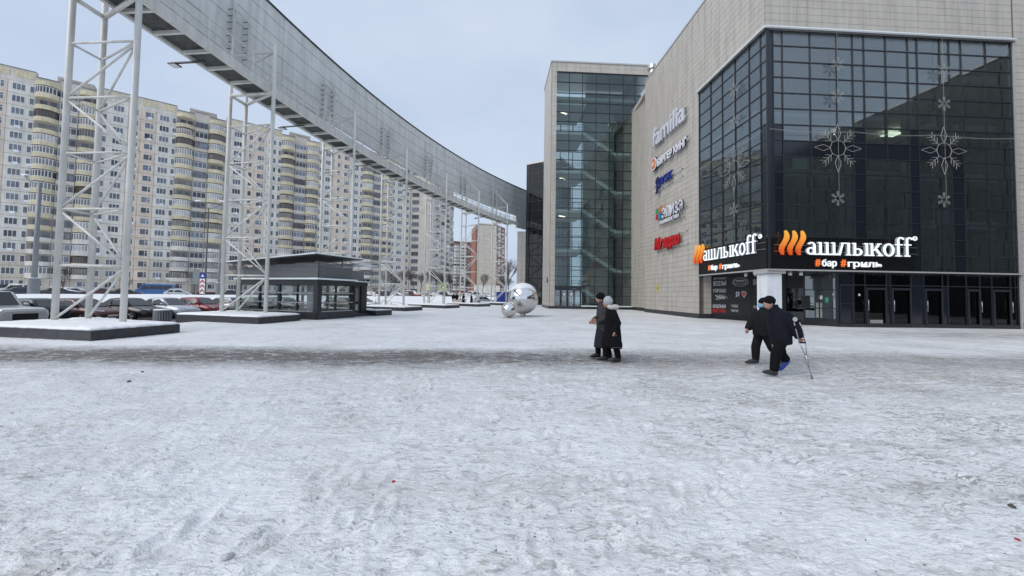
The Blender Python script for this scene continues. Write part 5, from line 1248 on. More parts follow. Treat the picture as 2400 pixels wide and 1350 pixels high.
    if S.get('snow'):
        parts.append(('snow_layer', MB().loft([[(x, -wt*.85, zr + .01), (x, wt*.85, zr + .01), (x, wt*.7, zr + .10), (x, -wt*.7, zr + .10)] for x in (xt0 + .1, xm, xt1 - .05)]), 'snow', True))
        parts.append(('bonnet_snow', MB().loft([[(x, -wb*.8, z), (x, wb*.8, z), (x, wb*.7, z + .10), (x, -wb*.7, z + .10)] for x, z in ((xb0 + .05, st[-4][2] + .03), (hx*.86, st[-3][2] - .0))]), 'snow', True))
        parts.append(('windscreen_snow', MB().loft([[(x, -w_, z), (x, w_, z), (x, w_*.95, z + .06), (x, -w_*.95, z + .06)] for x, z, w_ in ((xb0 + .04, zb0 + .02, wb*.85), (xt0 + .03, zr - .02, wt*.85))]), 'snow', True))
    return parts
def rim_mesh(x, s, W, rw):
    mb = MB(); y = s*(W/2 + .014); c = (x, y, rw)
    mb.tube((x, y - s*.004, rw), (x, y + s*.004, rw), rw*.30, 12)
    for k in range(5):
        a = 2*math.pi*k/5; d = Vector((math.cos(a), 0, math.sin(a))); p = Vector(c); mb.tube(p, p + d*rw*.66, rw*.085, 5, r2=rw*.12)
    n = 18; o = [(x + rw*.70*math.cos(2*math.pi*i/n), y + s*.003, rw + rw*.70*math.sin(2*math.pi*i/n)) for i in range(n)]; q = [(x + rw*.60*math.cos(2*math.pi*i/n), y + s*.006, rw + rw*.60*math.sin(2*math.pi*i/n)) for i in range(n)]
    mb.add(o + q, [(i, (i+1) % n, n+(i+1) % n, n+i) for i in range(n)]); return mb
plain('car_glass_dark', (.014, .017, .019), .05, spec=.8)
SEDAN = dict(L=4.4, W=1.72, crown=.03, st=[(-1, .42, .72, .72), (-.985, .28, .93, .86), (-.80, .22, 1.0, .97), (-.3, .20, .96, 1.0), (.3, .20, .94, 1.0), (.40, .20, .95, .99), (.82, .22, .80, .95), (.965, .26, .68, .82), (1, .36, .56, .62)], gh=(.46, .08, -.42, -.74), zb0=.95, zb1=.99, zr=1.46, wh=(.60, -.60))
HATCH = dict(L=4.0, W=1.68, crown=.03, st=[(-1, .40, .80, .78), (-.98, .28, .98, .88), (-.85, .22, 1.0, .97), (-.3, .20, .97, 1.0), (.3, .20, .95, 1.0), (.42, .20, .96, .99), (.84, .22, .80, .94), (.965, .26, .66, .80), (1, .36, .54, .6)], gh=(.52, .12, -.62, -.93), zb0=.95, zb1=1.0, zr=1.47, wh=(.62, -.64))
SUV = dict(L=4.8, W=1.92, crown=.02, suv=True, wt=.80, st=[(-1, .45, 1.0, .90), (-.985, .38, 1.15, .96), (-.8, .34, 1.16, 1.0), (-.3, .32, 1.14, 1.0), (.3, .32, 1.13, 1.0), (.40, .32, 1.13, 1.0), (.90, .36, 1.06, .98), (.985, .40, 1.0, .94), (1, .5, .9, .86)], gh=(.42, .22, -.9, -.97), zb0=1.13, zb1=1.16, zr=1.88, wh=(.62, -.58), rw=.38, hz=.74, gx=.07, hlx=.07, hlw=.08, bump='car_paint')
ESTATE = dict(SEDAN, L=4.5, gh=(.44, .06, -.80, -.94), zb1=.99, zr=1.44)
PROTO = {}
def car(spec, key, name, loc, rz, color, label, group=None, snow=False, cat='car'):
    k = (key, snow)
    if k not in PROTO: PROTO[k] = [(p[0], p[1].mesh(p[0], p[2], p[3]), p[4] if len(p) > 4 else None) for p in car_parts(dict(spec, snow=snow))]; PROTO[k] = [(a, b_, (c[0], c[1].mesh(c[0], 'rim')) if c else None) for a, b_, c in PROTO[k]]
    r = empty(name, loc, rz)
    for nm, me, sub in PROTO[k]:
        o = bpy.data.objects.new(nm, me); C.objects.link(o); o.parent = r; o.color = (*color, 1)
        if sub: s = bpy.data.objects.new(sub[0], sub[1]); C.objects.link(s); s.parent = o
    return tag(r, label, cat, group)
def lot_pos(along, e, ref=1.0): return arc(ref + along/ (R_(abs(BDT)) * (BR + e)), e, LOT_Z + .012)
GRP = 'cars parked in the lot behind the bridge'
def lot_car(spec, key, nm, along, e, color, label, flip=False, snow=False, dz=0.0):
    p = lot_pos(along, e); v = p.xy - BC; a = math.atan2(v.y, v.x) + math.pi          # nose towards the square
    return car(spec, key, nm, p, a + (math.pi if flip else 0) + dz, color, label, GRP, snow)
lot_car(SUV, 'suv', 'off_road_car', -3.65, 12.5, (.72, .72, .70), 'white boxy off-road car at the left edge of the lot', dz=.04)
lot_car(HATCH, 'hatch', 'parked_car', -1.45, 13.6, (.016, .018, .035), 'dark navy coupe parked tail first beside the white off-road car', True)
lot_car(ESTATE, 'estate', 'parked_car', .75, 13.2, (.095, .035, .032), 'dull maroon estate car behind the nearest lattice tower')
lot_car(SEDAN, 'sedan', 'parked_car', 3.1, 13.0, (.022, .020, .024), 'black saloon car between the maroon and the silver car')
lot_car(SEDAN, 'sedan', 'parked_car', 5.5, 13.1, (.52, .55, .60), 'silver saloon car behind the slatted waste bin')
lot_car(HATCH, 'hatch', 'parked_car', 8.0, 13.3, (.20, .012, .016), 'red hatchback left of the second lattice tower')
lot_car(HATCH, 'hatch', 'parked_car', 10.6, 14.0, (.46, .48, .50), 'silver hatchback half hidden by the second lattice tower', True)
lot_car(SEDAN, 'sedan', 'parked_car', 13.2, 13.4, (.06, .065, .07), 'grey car seen through the panes of the glass pavilion, on the left')
lot_car(ESTATE, 'estate', 'parked_car', 16.2, 13.2, (.10, .10, .11), 'dark estate car seen through the panes of the glass pavilion, on the right')
lot_car(ESTATE, 'estate', 'parked_car', 21.6, 11.0, (.17, .16, .14), 'grey brown estate car right of the glass pavilion', dz=.25)
lot_car(SEDAN, 'sedan', 'parked_car', 24.6, 11.2, (.55, .57, .60), 'silver saloon car left of the fourth lattice tower', dz=.25)
# street behind the snowbank
def gz(x, y): return float(terrain(np.array([x]), np.array([y]))[0])
def street_car(spec, key, px, Y, col, label, rz, snow, group, nm='parked_car', dz=0.0):
    p = atY(px, 690, Y); return car(spec, key, nm, (p.x, p.y, gz(p.x, p.y) - .02 + dz), rz, col, label, group, snow)
G2 = 'cars along the street by the apartments'; sd = AA_
for i, (px, Y, k, col, rz, snow, lb) in enumerate(((-2, 62, 'suv', (.03, .03, .035), sd, False, 'dark car at the left edge of the street behind the snowbank'), (38, 62, 'suv', (.5, .5, .5), sd + math.pi, True, 'white snowy off-road car in the street left of the stout lamp post'),
        (58, 58, 'sedan', (.02, .025, .045), sd, False, 'dark blue saloon in the street behind the stout lamp post'), (140, 60, 'sedan', (.03, .035, .05), sd, True, 'dark saloon in the street behind the nearest lattice tower'),
        (178, 64, 'hatch', (.5, .5, .5), sd, True, 'snow covered light car between the legs of the nearest lattice tower'), (222, 63, 'hatch', (.10, .03, .03), sd + math.pi, False, 'dark red car in the street right of the nearest lattice tower legs'), (295, 64, 'sedan', (.015, .016, .02), sd, False, 'black saloon in the street just left of the blue minibus'),
        (418, 70, 'hatch', (.5, .52, .54), sd, True, 'light car in the street just right of the blue minibus'), (545, 80, 'sedan', (.05, .05, .055), sd, True, 'snowy dark car in the street beside the second lattice tower'))):
    street_car({'suv': SUV, 'sedan': SEDAN, 'hatch': HATCH}[k], k, px, Y, col, lb, rz, snow, G2)
G3 = 'snowy cars in the far parking row'; cols = [(.12, .03, .03), (.5, .52, .54), (.06, .05, .05), (.45, .45, .44), (.08, .085, .1), (.05, .05, .055), (.25, .03, .03), (.42, .43, .42), (.03, .03, .04), (.5, .5, .5), (.05, .04, .06), (.48, .5, .52), (.3, .3, .3), (.5, .52, .55), (.45, .47, .5), (.35, .37, .4)]
onm = 'first second third fourth fifth sixth seventh eighth ninth tenth eleventh twelfth thirteenth fourteenth fifteenth sixteenth'.split()
for i, px in enumerate((857, 872, 892, 911, 930, 950, 966, 982, 1003, 1022, 1044, 1060, 1083, 1098, 1118, 1146)):
    k = ['hatch', 'sedan', 'suv', 'sedan'][i % 4]; street_car({'suv': SUV, 'sedan': SEDAN, 'hatch': HATCH}[k], k, px, 88 + .5*i, cols[i], '%s from the left of the snowy cars in the far parking row' % onm[i], rb.choice([-.3, 2.8, -.4]) + .1*i % .3, i not in (7,), G3)
street_car(SEDAN, 'sedan', 1133, 66, (.36, .40, .42), 'pale grey car leaving behind the sixth plinth', .55, False, G3)
# blue minibus
q = atY(364, 688, 80); z0 = gz(q.x, q.y) - .1
bus = tag(empty('minibus', (q.x, q.y, z0), sd + math.pi - .12), 'bright blue minibus driving along the street behind the snowbank', 'minibus')
bp_ = [(-2.95, .35), (-2.95, 2.35), (-2.7, 2.55), (1.3, 2.55), (1.75, 2.42), (2.45, 1.55), (3.0, 1.25), (3.05, .45), (2.9, .30), (-2.8, .30)]
plain('bus_blue', (.03, .11, .30), .3, coat=.5)
mb = MB()
mb.loft([[(x, y*(1 - .10*max(0, (z - 1.4))), z) for x, z in bp_] for y in (-.98, -.9, .9, .98)]); fix_normals(mb.build('body', 'bus_blue', bus))
for s in (-1, 1):
    for x0, x1 in ((-2.75, -1.5), (-1.4, -.35), (-.25, .75)): MB().add([(x0, s*.955, 1.45), (x1, s*.955, 1.45), (x1, s*.91, 2.2), (x0, s*.91, 2.2)], [(0, 1, 2, 3)]).build('side_window', 'car_glass_dark', bus)
    MB().add([(.9, s*.965, 1.4), (2.2, s*.965, 1.35), (1.7, s*.92, 2.15), (.9, s*.92, 2.2)], [(0, 1, 2, 3)]).build('side_window', 'car_glass_dark', bus)
    for x in (-1.75, 1.95): w = MB().tube((x, s*.72, .36), (x, s*1.0, .36), .36, 16).build('wheel', 'tyre', bus); MB().tube((x, s*.99, .36), (x, s*1.01, .36), .2, 12).build('rim', 'rim', w)
MB().add([(2.5, -.8, 1.55), (2.5, .8, 1.55), (1.82, .75, 2.38), (1.82, -.75, 2.38)], [(0, 1, 2, 3)]).build('windscreen', 'car_glass_dark', bus, loc=(.03, 0, .03))
MB().box(-2.6, 1.2, -.8, .8, 2.553, 2.63).build('snow_layer', 'ice_ledge', bus)

# ------------------------------------------------------------------ bollards, waste bin
plain('red_paint', (.45, .03, .035), .5); plain('bol_white', (.68, .68, .66), .5, noise=.15, nscale=10)
for i, (px, py, lb) in enumerate(((17, 772, 'leftmost red and white bollard in front of the white off-road car'), (54, 762, 'second red and white bollard from the left, in front of the white off-road car'), (179, 752, 'red and white bollard between the left and middle legs of the nearest tower'), (287, 752, 'red and white bollard right of the nearest lattice tower'))):
    q = atZ(px, py, LOT_Z); r = tag(empty('bollard', (q.x, q.y, LOT_Z - .02)), lb, 'bollard', 'red and white bollards')
    for j, (z0, z1, m_) in enumerate(((0, .22, 'red_paint'), (.22, .44, 'bol_white'), (.44, .62, 'red_paint'), (.62, .84, 'bol_white'))): MB().tube((0, 0, z0), (0, 0, z1), .085, 12).build('band', m_, r, False)
    MB().ball((0, 0, .84), .085, .085, .03, 12, 6).build('cap', 'bol_white', r, True)
q = atZ(380, 757, LOT_Z); bin_ = tag(empty('waste_bin', (q.x, q.y, LOT_Z)), 'round grey slatted waste bin with snow on its rim', 'bin')
plain('bin_grey', (.26, .28, .29), .5, var=.06)
sl = MB().box(-.045, .045, -.022, .022, .04, .78).mesh('slat', 'bin_grey')
for k in range(22): a = 2*math.pi*k/22; putm('slat', sl, bin_, (.42*math.cos(a), .42*math.sin(a), 0), a + math.pi/2)
MB().tube((0, 0, .02), (0, 0, .74), .37, 18).build('drum', 'car_black', bin_); MB().loft([[(r*math.cos(t), r*math.sin(t), z) for t in np.linspace(0, 6.283, 25)[:-1]] for r, z in ((.38, .78), (.45, .79), (.42, .84), (.3, .86))]).build('snow_rim', 'snow', bin_, True)

# ------------------------------------------------------------------ lamp posts, signs, overhead wires
plain('galv', (.20, .215, .225), .5, metal=.4, noise=.1); plain('pole_dark', (.10, .105, .11), .6)
def lamp_post(px, Y, ytop, label, r=.1, arms=((1, 0),), base=None, mat='galv', yb=None):
    p = atY(px, 690, Y); z = gz(p.x, p.y); top = atY(px, ytop, Y).z; root = tag(empty('lamp_post', (p.x, p.y, z)), label, 'lamp post'); h = top - z
    MB().tube((0, 0, -.2), (0, 0, h), r, 12, r2=r*.55).build('pole', mat, root, True)
    if base: MB().tube((0, 0, -.2), (0, 0, base[1]), base[0], 14).build('pole_base', mat, root, False); MB().tube((0, 0, base[1]), (0, 0, base[1] + .06), base[0]*1.02, 14).build('snow_ring', 'snow', root)
    for ax, ay in arms:
        d = Vector((ax, ay, 0)); pts = [Vector((0, 0, h - .1))] + [d*(1.9*math.sin(t)) + Vector((0, 0, h - .1 + 1.3*(1 - math.cos(t)) * .9)) for t in np.linspace(.3, 1.5, 6)]
        a = MB().path(pts, r*.35, 6).build('arm', mat, root); e = pts[-1]; MB().box(e.x - .38 if ax else e.x - .14, e.x + .38 if ax else e.x + .14, e.y - .12, e.y + .12, e.z - .08, e.z + .06).build('lamp_head', 'sign_white2', a)
    return root
lamp_post(78, 46, 428, 'stout grey lamp post on the snowbank at the left', .30, ((-1, 0),), (.50, 2.6))
lamp_post(480, 52, 487, 'tall dark lamp post with two curved arms before the apartments', .13, ((-.8, 0), (1, 0)), None, 'pole_dark')
lamp_post(511, 70, 585, 'short grey post right of the two armed lamp post', .22, (), (.4, 2.8))
lamp_post(589, 80, 525, 'thin lamp post behind the pavilion, left of its roof', .1, ((-1, 0),))
lamp_post(735, 110, 525, 'distant lamp post with one arm behind the pavilion roof', .12, ((-1, 0), (1, 0)))
lamp_post(1069, 75, 590, 'slim lamp post between the fifth and sixth lattice towers', .09, ((-1, 0), (.7, 0)), None, 'galv')
lamp_post(880, 60, 640, 'short thin post beside the far parked cars', .05, ())
# traffic signs by the two armed lamp post
p = atY(474, 690, 50); z = gz(p.x, p.y); ts = tag(empty('road_sign', (p.x, p.y, z)), 'red and white chevron road sign with blue arrow plate', 'road sign')
MB().tube((0, 0, -.2), (0, 0, 3.1), .04, 8).build('post', 'galv', ts); plain('sign_board_white', (.75, .76, .78), .4)
fS = Frame((0, 0), .1)
bd = piece('chevron_board', fS, -.30, .30, .05, .09, .15, 2.15, 'sign_board_white', ts)
for k in range(3): o = flat_poly([[(-.26, .0), (0, .28), (.26, 0), (.26, .26), (0, .54), (-.26, .26)]], fS, 0, .092, 0.28 + .62*k, .012, 'red_paint', ts, 'chevron')
piece('arrow_plate', fS, -.38, .38, .05, .09, 2.25, 2.95, 'sign_blue', ts); flat_poly([[(-.2, .1), (.2, .1), (0, .45)]], fS, 0, .092, 2.35, .012, 'sign_board_white', ts, 'arrow')
p = atY(459, 690, 52); z = gz(p.x, p.y); t2 = tag(empty('road_sign', (p.x, p.y, z)), 'grey back of a tall road sign left of the chevron sign', 'road sign'); MB().tube((0, 0, -.2), (0, 0, 3.6), .05, 8).build('post', 'galv', t2); piece('board', fS, -.45, .45, .06, .1, 1.5, 3.6, 'galv', t2)
for (px, Y, w, lb) in ((1003, 47, .55, 'narrow lime framed crossing sign behind the fifth tower'), (1038, 46.5, .75, 'lime framed pedestrian crossing sign at the fifth tower')):
    p = atY(px, 690, Y); z = gz(p.x, p.y); r = tag(empty('crossing_sign', (p.x, p.y, z)), lb, 'road sign'); zc = atY(px, 673, Y).z - z
    MB().tube((0, 0, -.1), (0, 0, zc), .035, 8).build('post', 'galv', r); fq = Frame((0, 0), 0 if w > .6 else -.9)
    piece('frame', fq, -w*.55, w*.55, .04, .07, zc - .4, zc + .4, 'yellow_lime', r); piece('plate', fq, -w*.36, w*.36, .072, .085, zc - .28, zc + .28, 'sign_blue' if w > .6 else 'wall_grey', r)
    if w > .6: flat_poly([[(-.18, -.15), (.18, -.15), (0, .17)]], fq, 0, .087, zc, .01, 'sign_board_white', r, 'triangle')
# overhead wires across the street
for i, (px0, y0, px1, y1, Y) in enumerate(((-60, 470, 905, 610, 62), (-60, 497, 905, 622, 63), (-60, 560, 700, 600, 66), (-60, 590, 905, 640, 61))):
    A, B = atY(px0, y0, Y), atY(px1, y1, Y + 22); K = 16; pts = [A + (B-A)*(k/K) - Vector((0, 0, 1.2*math.sin(math.pi*k/K))) - A for k in range(K + 1)]
    tag(MB().path(pts, .022, 4).build('overhead_wire', 'pole_dark', loc=A), '%s overhead wire strung along the street before the apartments' % ('top', 'second', 'third', 'lowest')[i], 'wire', 'overhead wires along the street')
# kiosk, steps and handrail near the far towers
p = atY(1180, 692, 70); z = gz(p.x, p.y); fx = Frame((p.x, p.y), 0); kb_ = tag(empty('blue_container', (p.x, p.y, z)), 'dark blue metal container behind the farthest lattice tower', 'container'); f0 = Frame((0, 0), 0)
piece('shell', f0, -1.35, 1.35, -2, 0, -.1, 2.35, 'sign_blue', kb_)
for k in range(6): piece('rib', f0, -1.3, 1.3, .002, .04, .2 + .35*k, .24 + .35*k, 'sign_navy', kb_)
piece('roof_snow', f0, -1.4, 1.4, -2.05, .05, 2.352, 2.42, 'ice_ledge', kb_)
p = atY(1073, 705, 56); st_ = tag(empty('concrete_steps', (p.x, p.y, gz(p.x, p.y) - .1)), 'short flight of concrete steps up the snowy slope', 'steps')
for k in range(7): MB().box(-1.0, 1.0, .32*k, .32*k + .42, -.3, .17*(k+1)).build('step', 'wall_grey', st_)
p = atY(880, 712, 44); hr = tag(empty('handrail', (p.x, p.y, gz(p.x, p.y))), 'thin metal handrail beside the fourth plinth', 'handrail')
for h in (.5, .75, 1.0): MB().tube((0, 0, h + .5), (4.2, -1.2, h), .02, 6).build('rail', 'galv', hr)
for t in (0, .5, 1): MB().tube((4.2*t, -1.2*t, -.2), (4.2*t, -1.2*t, 1.5 - .5*t), .025, 6).build('post', 'galv', hr)
# parapet of ploughed snow along the street

# ------------------------------------------------------------------ people
plain('skin', (.42, .24, .17), .55); plain('eye', (.02, .015, .012), .3); plain('hair_grey', (.20, .19, .18), .8)
plain('cloth_black', (.005, .005, .006), .9, spec=.2, bump=.8, bscale=16); plain('cloth_navy', (.006, .0075, .015), .85, spec=.25, bump=.9, bscale=13); plain('cloth_dark', (.010, .010, .0115), .9, spec=.2, bump=.8, bscale=16)
plain('cloth_grey', (.055, .052, .056), .9, spec=.2, bump=.9, bscale=15); plain('puffer', (.0055, .006, .007), .75, spec=.25, bump=.8, bscale=12); plain('boot', (.010, .010, .011), .5); plain('boot_grey', (.035, .034, .036), .6)
plain('knit_grey', (.42, .46, .48), .9, bump=.6, bscale=120); plain('fur', (.60, .57, .50), .95, bump=1.0, bscale=70); plain('mask_blue', (.22, .45, .62), .7); plain('cover_blue', (.008, .04, .30), .3); plain('alu', (.42, .44, .47), .35, metal=.8); plain('skirt_navy', (.008, .009, .02), .85); plain('badge', (.45, .47, .48), .5)
def limb(mb, pts, n=12):
    """pts: (position, radius along the walk, radius sideways); rings stay square to the path"""
    P = [Vector(p[0]) for p in pts]; rings = []
    for i, p in enumerate(P):
        t = (P[min(i+1, len(P)-1)] - P[max(i-1, 0)]).normalized(); s = Vector((0, 1, 0)); s = (s - t*s.dot(t)); s = s.normalized() if s.length > .1 else Vector((1, 0, 0)); f = s.cross(t)
        rings.append([p + f*(pts[i][1]*math.cos(2*math.pi*k/n)) + s*(pts[i][2]*math.sin(2*math.pi*k/n)) for k in range(n)])
    mb.loft(rings); return mb
def remeshed(mb, name, mat, parent, voxel, sm=4):
    o = mb.build(name, mat); fix_normals(o); md = o.modifiers.new('r', 'REMESH'); md.mode = 'VOXEL'; md.voxel_size = voxel; md.use_smooth_shade = True
    s = o.modifiers.new('s', 'SMOOTH'); s.iterations = sm; s.factor = .5
    dg = bpy.context.evaluated_depsgraph_get(); me = bpy.data.meshes.new_from_object(o.evaluated_get(dg)); bpy.data.objects.remove(o)
    me.materials.clear(); me.materials.append(MAT[mat]); r = bpy.data.objects.new(name, me); C.objects.link(r); r.parent = parent; return r
def hand(mb, w, d, side, curl=.6):
    """palm from wrist w along d, four unequal bent fingers and a thumb off the side near the base of the palm"""
    w, d = Vector(w), Vector(d).normalized(); across = Vector((0, 1, 0)).cross(d); across = across.normalized() if across.length > .1 else Vector((1, 0, 0)); nrm = d.cross(across).normalized() * side
    limb(mb, [(w - d*.03, .026, .022), (w + d*.02, .034, .020), (w + d*.075, .040, .018), (w + d*.09, .036, .014)], 10)
    for k, ln in enumerate((.062, .072, .068, .052)):
        b = w + d*.085 + across*(.028 - .019*k); a = d; p = b; pts = [(p, .009, .009)]
        for q in (.45, .33, .22): a = (a - nrm*curl*.9).normalized(); p = p + a*ln*q; pts.append((p, .0085, .0085))
        limb(mb, pts, 6)
    t = w + d*.03 + across*.034; p1 = t + (across*.6 + d*.7).normalized()*.035; limb(mb, [(t - across*.012, .012, .012), (p1, .0105, .0105), (p1 + (d*.9 - nrm*.3).normalized()*.028, .009, .009)], 6)
def person(px, py, Y, rz, J, cloth, label):
    """J: joints in metres, x forward, y left (towards the camera), z up. cloth: list of (name, material, voxel, builder)"""
    q = atY(px, py, Y); mb = MB(); h = Vector(J['head'])
    mb.ball(h, .098, .076, .118, 16, 12); mb.ball(h + Vector((.042, 0, -.062)), .044, .046, .052, 10, 8)
    limb(mb, [(h + Vector((.088, 0, .022)), .010, .010), (h + Vector((.108, 0, -.012)), .017, .015), (h + Vector((.096, 0, -.022)), .012, .014)], 8)
    for s in (-1, 1): mb.ball(h + Vector((-.012, s*.078, -.005)), .018, .010, .030, 8, 6)
    mb.ball(h + Vector((.092, 0, -.048)), .014, .024, .008, 8, 6)
    nk = Vector(J['neck']); limb(mb, [(nk, .062, .07), ((nk + h)/2 - Vector((.01, 0, .02)), .052, .052), (h - Vector((.02, 0, .03)), .06, .055)])
    pel, ch = Vector(J['pelvis']), Vector(J['chest']); limb(mb, [(pel - Vector((0, 0, .08)), .09, .13), (pel + Vector((0, 0, .06)), .11, .15), ((pel+ch)/2, .10, .14), (ch, .11, .17), (nk - Vector((0, 0, .02)), .07, .10)])
    for s, A in ((1, J['armL']), (-1, J['armR'])):
        a, e, w = [Vector(x) for x in A]; limb(mb, [(a, .05, .05), ((a+e)/2, .045, .045), (e, .036, .036), ((e+w)/2, .036, .034), (w, .026, .024)]); hand(mb, w, (w - e), s, J.get('curl', .6))
    for s, Lg in ((1, J['legL']), (-1, J['legR'])):
        a, k, n, t = [Vector(x) for x in Lg]; limb(mb, [(a, .08, .08), ((a+k)/2, .07, .07), (k, .05, .05), ((k+n)/2, .05, .048), (n, .035, .033)]); limb(mb, [(n, .033, .033), (n + (t-n)*.4, .026, .03), (n + (t-n)*.75, .016, .026)])
    body = remeshed(mb, 'person', 'skin', None, .0085, 3); body.location = (q.x, q.y, J.get('z0', 0.0)); body.rotation_euler.z = rz; tag(body, label, 'person')
    ey = MB(); [ey.ball(h + Vector((.086, s*.032, .018)), .011, .011, .009, 8, 6) for s in (-1, 1)]; ey.build('eyes', 'eye', body, True)
    for nm, mt, vx, fn in cloth: m_ = MB(); fn(m_, J); remeshed(m_, nm, mt, body, vx, 3)
    return body
def trousers(r1=.105, r2=.085, r3=.07, stop=.0):
    def f(m, J):
        p = Vector(J['pelvis']); limb(m, [(p - Vector((0, 0, .10)), .12, .16), (p + Vector((0, 0, .10)), .13, .17)])
        for Lg in (J['legL'], J['legR']): a, k, n, t = [Vector(x) for x in Lg]; limb(m, [(a + Vector((0, 0, .04)), r1, r1*.95), ((a+k)/2, r1*.92, r1*.88), (k, r2, r2*.92), ((k+n)/2, r2*.92, r2*.85), (n + (k-n)*.06, r3, r3)])
    return f
def boots(keys, sh=1.0):
    def f(m, J):
        for ky in keys:
            a, k, n, t = [Vector(x) for x in J[ky]]; d = (t - n); limb(m, [(n + (k-n).normalized()*.16*sh, .058, .055), (n, .056, .054), (n + Vector((.005, 0, -.045)), .058, .05)])
            dn = Vector((0, 0, -.02)); limb(m, [(n - d*.30 + Vector((0, 0, -.035)), .042, .038), (n - d*.05 + Vector((0, 0, -.015)), .062, .052), (n + d*.45 + Vector((0, 0, -.002)), .056, .052), (n + d*.85, .042, .049), (n + d*1.15, .022, .034)])
    return f
def jacket(hem, rt, rs, sleeve=.07, col=.0, puff=0.0, hemr=None):
    def f(m, J):
        p, c, nk = Vector(J['pelvis']), Vector(J['chest']), Vector(J['neck']); b = Vector((p.x + (hem[0] if isinstance(hem, tuple) else 0), 0, hem[1] if isinstance(hem, tuple) else hem)); hr = hemr or (rt*1.05, rs*1.0)
        K = 7; pts = []
        for i in range(K + 1):
            t = i/K; q = b + (c - b)*t; w = 1 + puff*math.sin(t*math.pi*7)*.06
            pts.append((q, (hr[0] + (rt-hr[0])*t)*w*(1 + .12*math.sin(math.pi*t)), (hr[1] + (rs-hr[1])*t)*w))
        pts += [(c + (nk - c)*.55, rt*.85, rs*.86), (nk + Vector((.01, 0, .03)), .085, .095), (nk + Vector((.02, 0, .075 + col)), .085, .09)]; limb(m, pts, 18)
        for A in (J['armL'], J['armR']):
            a, e, w = [Vector(x) for x in A]; limb(m, [(c + (a-c)*.55, sleeve*1.25, sleeve*1.1), (a, sleeve*1.25, sleeve*1.15), ((a+e)/2, sleeve*1.12, sleeve*1.1), (e, sleeve*1.08, sleeve*1.05), ((e+w)/2, sleeve, sleeve*.95), (w, sleeve*.86, sleeve*.82)])
    return f
def cap(dz=.035, k=1.0, brim=True, pk=0.0):
    def f(m, J):
        h = Vector(J['head']); m.ball(h + Vector((-.012, 0, dz)), .112*k, .092*k, .108*k + pk, 16, 10)
        if brim: limb(m, [(h + Vector((-.012, 0, dz - .02)), .114*k, .094*k), (h + Vector((-.012, 0, dz + .035)), .116*k, .096*k)], 18)
    return f
PI = math.pi
# woman in a long black coat with white fur hood and a bag
J2 = dict(head=(.12, 0, 1.425), neck=(.06, 0, 1.27), chest=(.02, 0, 1.12), pelvis=(0, 0, .80), armL=((.03, .19, 1.22), (-.08, .25, .95), (-.01, .24, .74)), armR=((.03, -.19, 1.22), (.15, -.22, 1.0), (.38, -.16, 1.0)), legL=((0, .09, .78), (-.06, .09, .42), (-.13, .09, .09), (.05, .09, .045)), legR=((0, -.09, .78), (.15, -.09, .44), (.14, -.09, .09), (.33, -.09, .05)), curl=.9)
def fur(m, J):
    h = Vector(J['head'])
    pts = []
    for k in range(15):
        t = -2.4 + 4.8*k/14; pts.append((h + Vector((-.07 - .10*math.cos(t), .14*math.sin(t), -.105 - .03*math.cos(t))), .055, .055))
    limb(m, pts, 10)
    limb(m, [(h + Vector((-.10, 0, -.13)), .10, .12), (h + Vector((-.21, 0, -.10)), .075, .11), (h + Vector((-.27, 0, -.075)), .035, .07)], 12)
w2 = person(1435, 843, 9.07, PI - .05, J2, [('trousers', 'cloth_black', .014, trousers(.10, .085, .07)), ('boots', 'boot', .012, boots(('legL', 'legR'), 1.1)), ('coat', 'cloth_black', .014, jacket((-.02, .36), .155, .215, .072, 0, 0, (.20, .24))), ('fur_hood', 'fur', .012, fur), ('knit_hat', 'knit_grey', .012, cap(.045, 1.03, True, .02))], 'woman in long black coat with white fur hood and pale grey knit hat')
bag = MB(); limb(bag, [((0, 0, .02), .14, .06), ((0, 0, .12), .15, .07), ((0, 0, .24), .12, .06), ((0, 0, .31), .05, .035)], 16); 
q = Vector((w2.location.x, w2.location.y, 0)); bagroot = remeshed(bag, 'handbag', 'cloth_black', None, .012, 2); bagroot.location = (q.x + .02, q.y - .27, .335); tag(bagroot, 'black backpack held low in the hand of the woman in black', 'bag')
b2 = MB(); b2.path([(-.04, 0, .30), (-.035, 0, .36), (0, 0, .385), (.035, 0, .36), (.04, 0, .30)], .010, 6); b2.build('strap', 'cloth_dark', bagroot); MB().tube((-.12, -.066, .06), (.12, -.066, .06), .003, 5).build('zip', 'galv', bagroot)
# companion in grey jacket and dark skirt
J1 = dict(head=(.07, 0, 1.53), neck=(.02, 0, 1.37), chest=(0, 0, 1.20), pelvis=(-.02, 0, .86), armL=((.0, .2, 1.32), (-.06, .24, 1.06), (.22, .20, .96)), armR=((.0, -.2, 1.32), (.02, -.25, 1.05), (.2, -.2, .95)), legL=((-.02, .09, .82), (-.06, .09, .44), (-.16, .09, .10), (.02, .09, .05)), legR=((-.02, -.09, .82), (.10, -.09, .45), (.08, -.09, .10), (.27, -.09, .05)))
def skirt(m, J): limb(m, [((.03, 0, .29), .19, .22), ((.02, 0, .5), .18, .21), ((0, 0, .85), .14, .18), ((0, 0, .95), .13, .17)], 16)
def hood1(m, J): h = Vector(J['head']); limb(m, [(h + Vector((-.06, 0, -.15)), .11, .12), (h + Vector((-.12, 0, -.08)), .08, .11), (h + Vector((-.15, 0, -.01)), .05, .08)], 12)
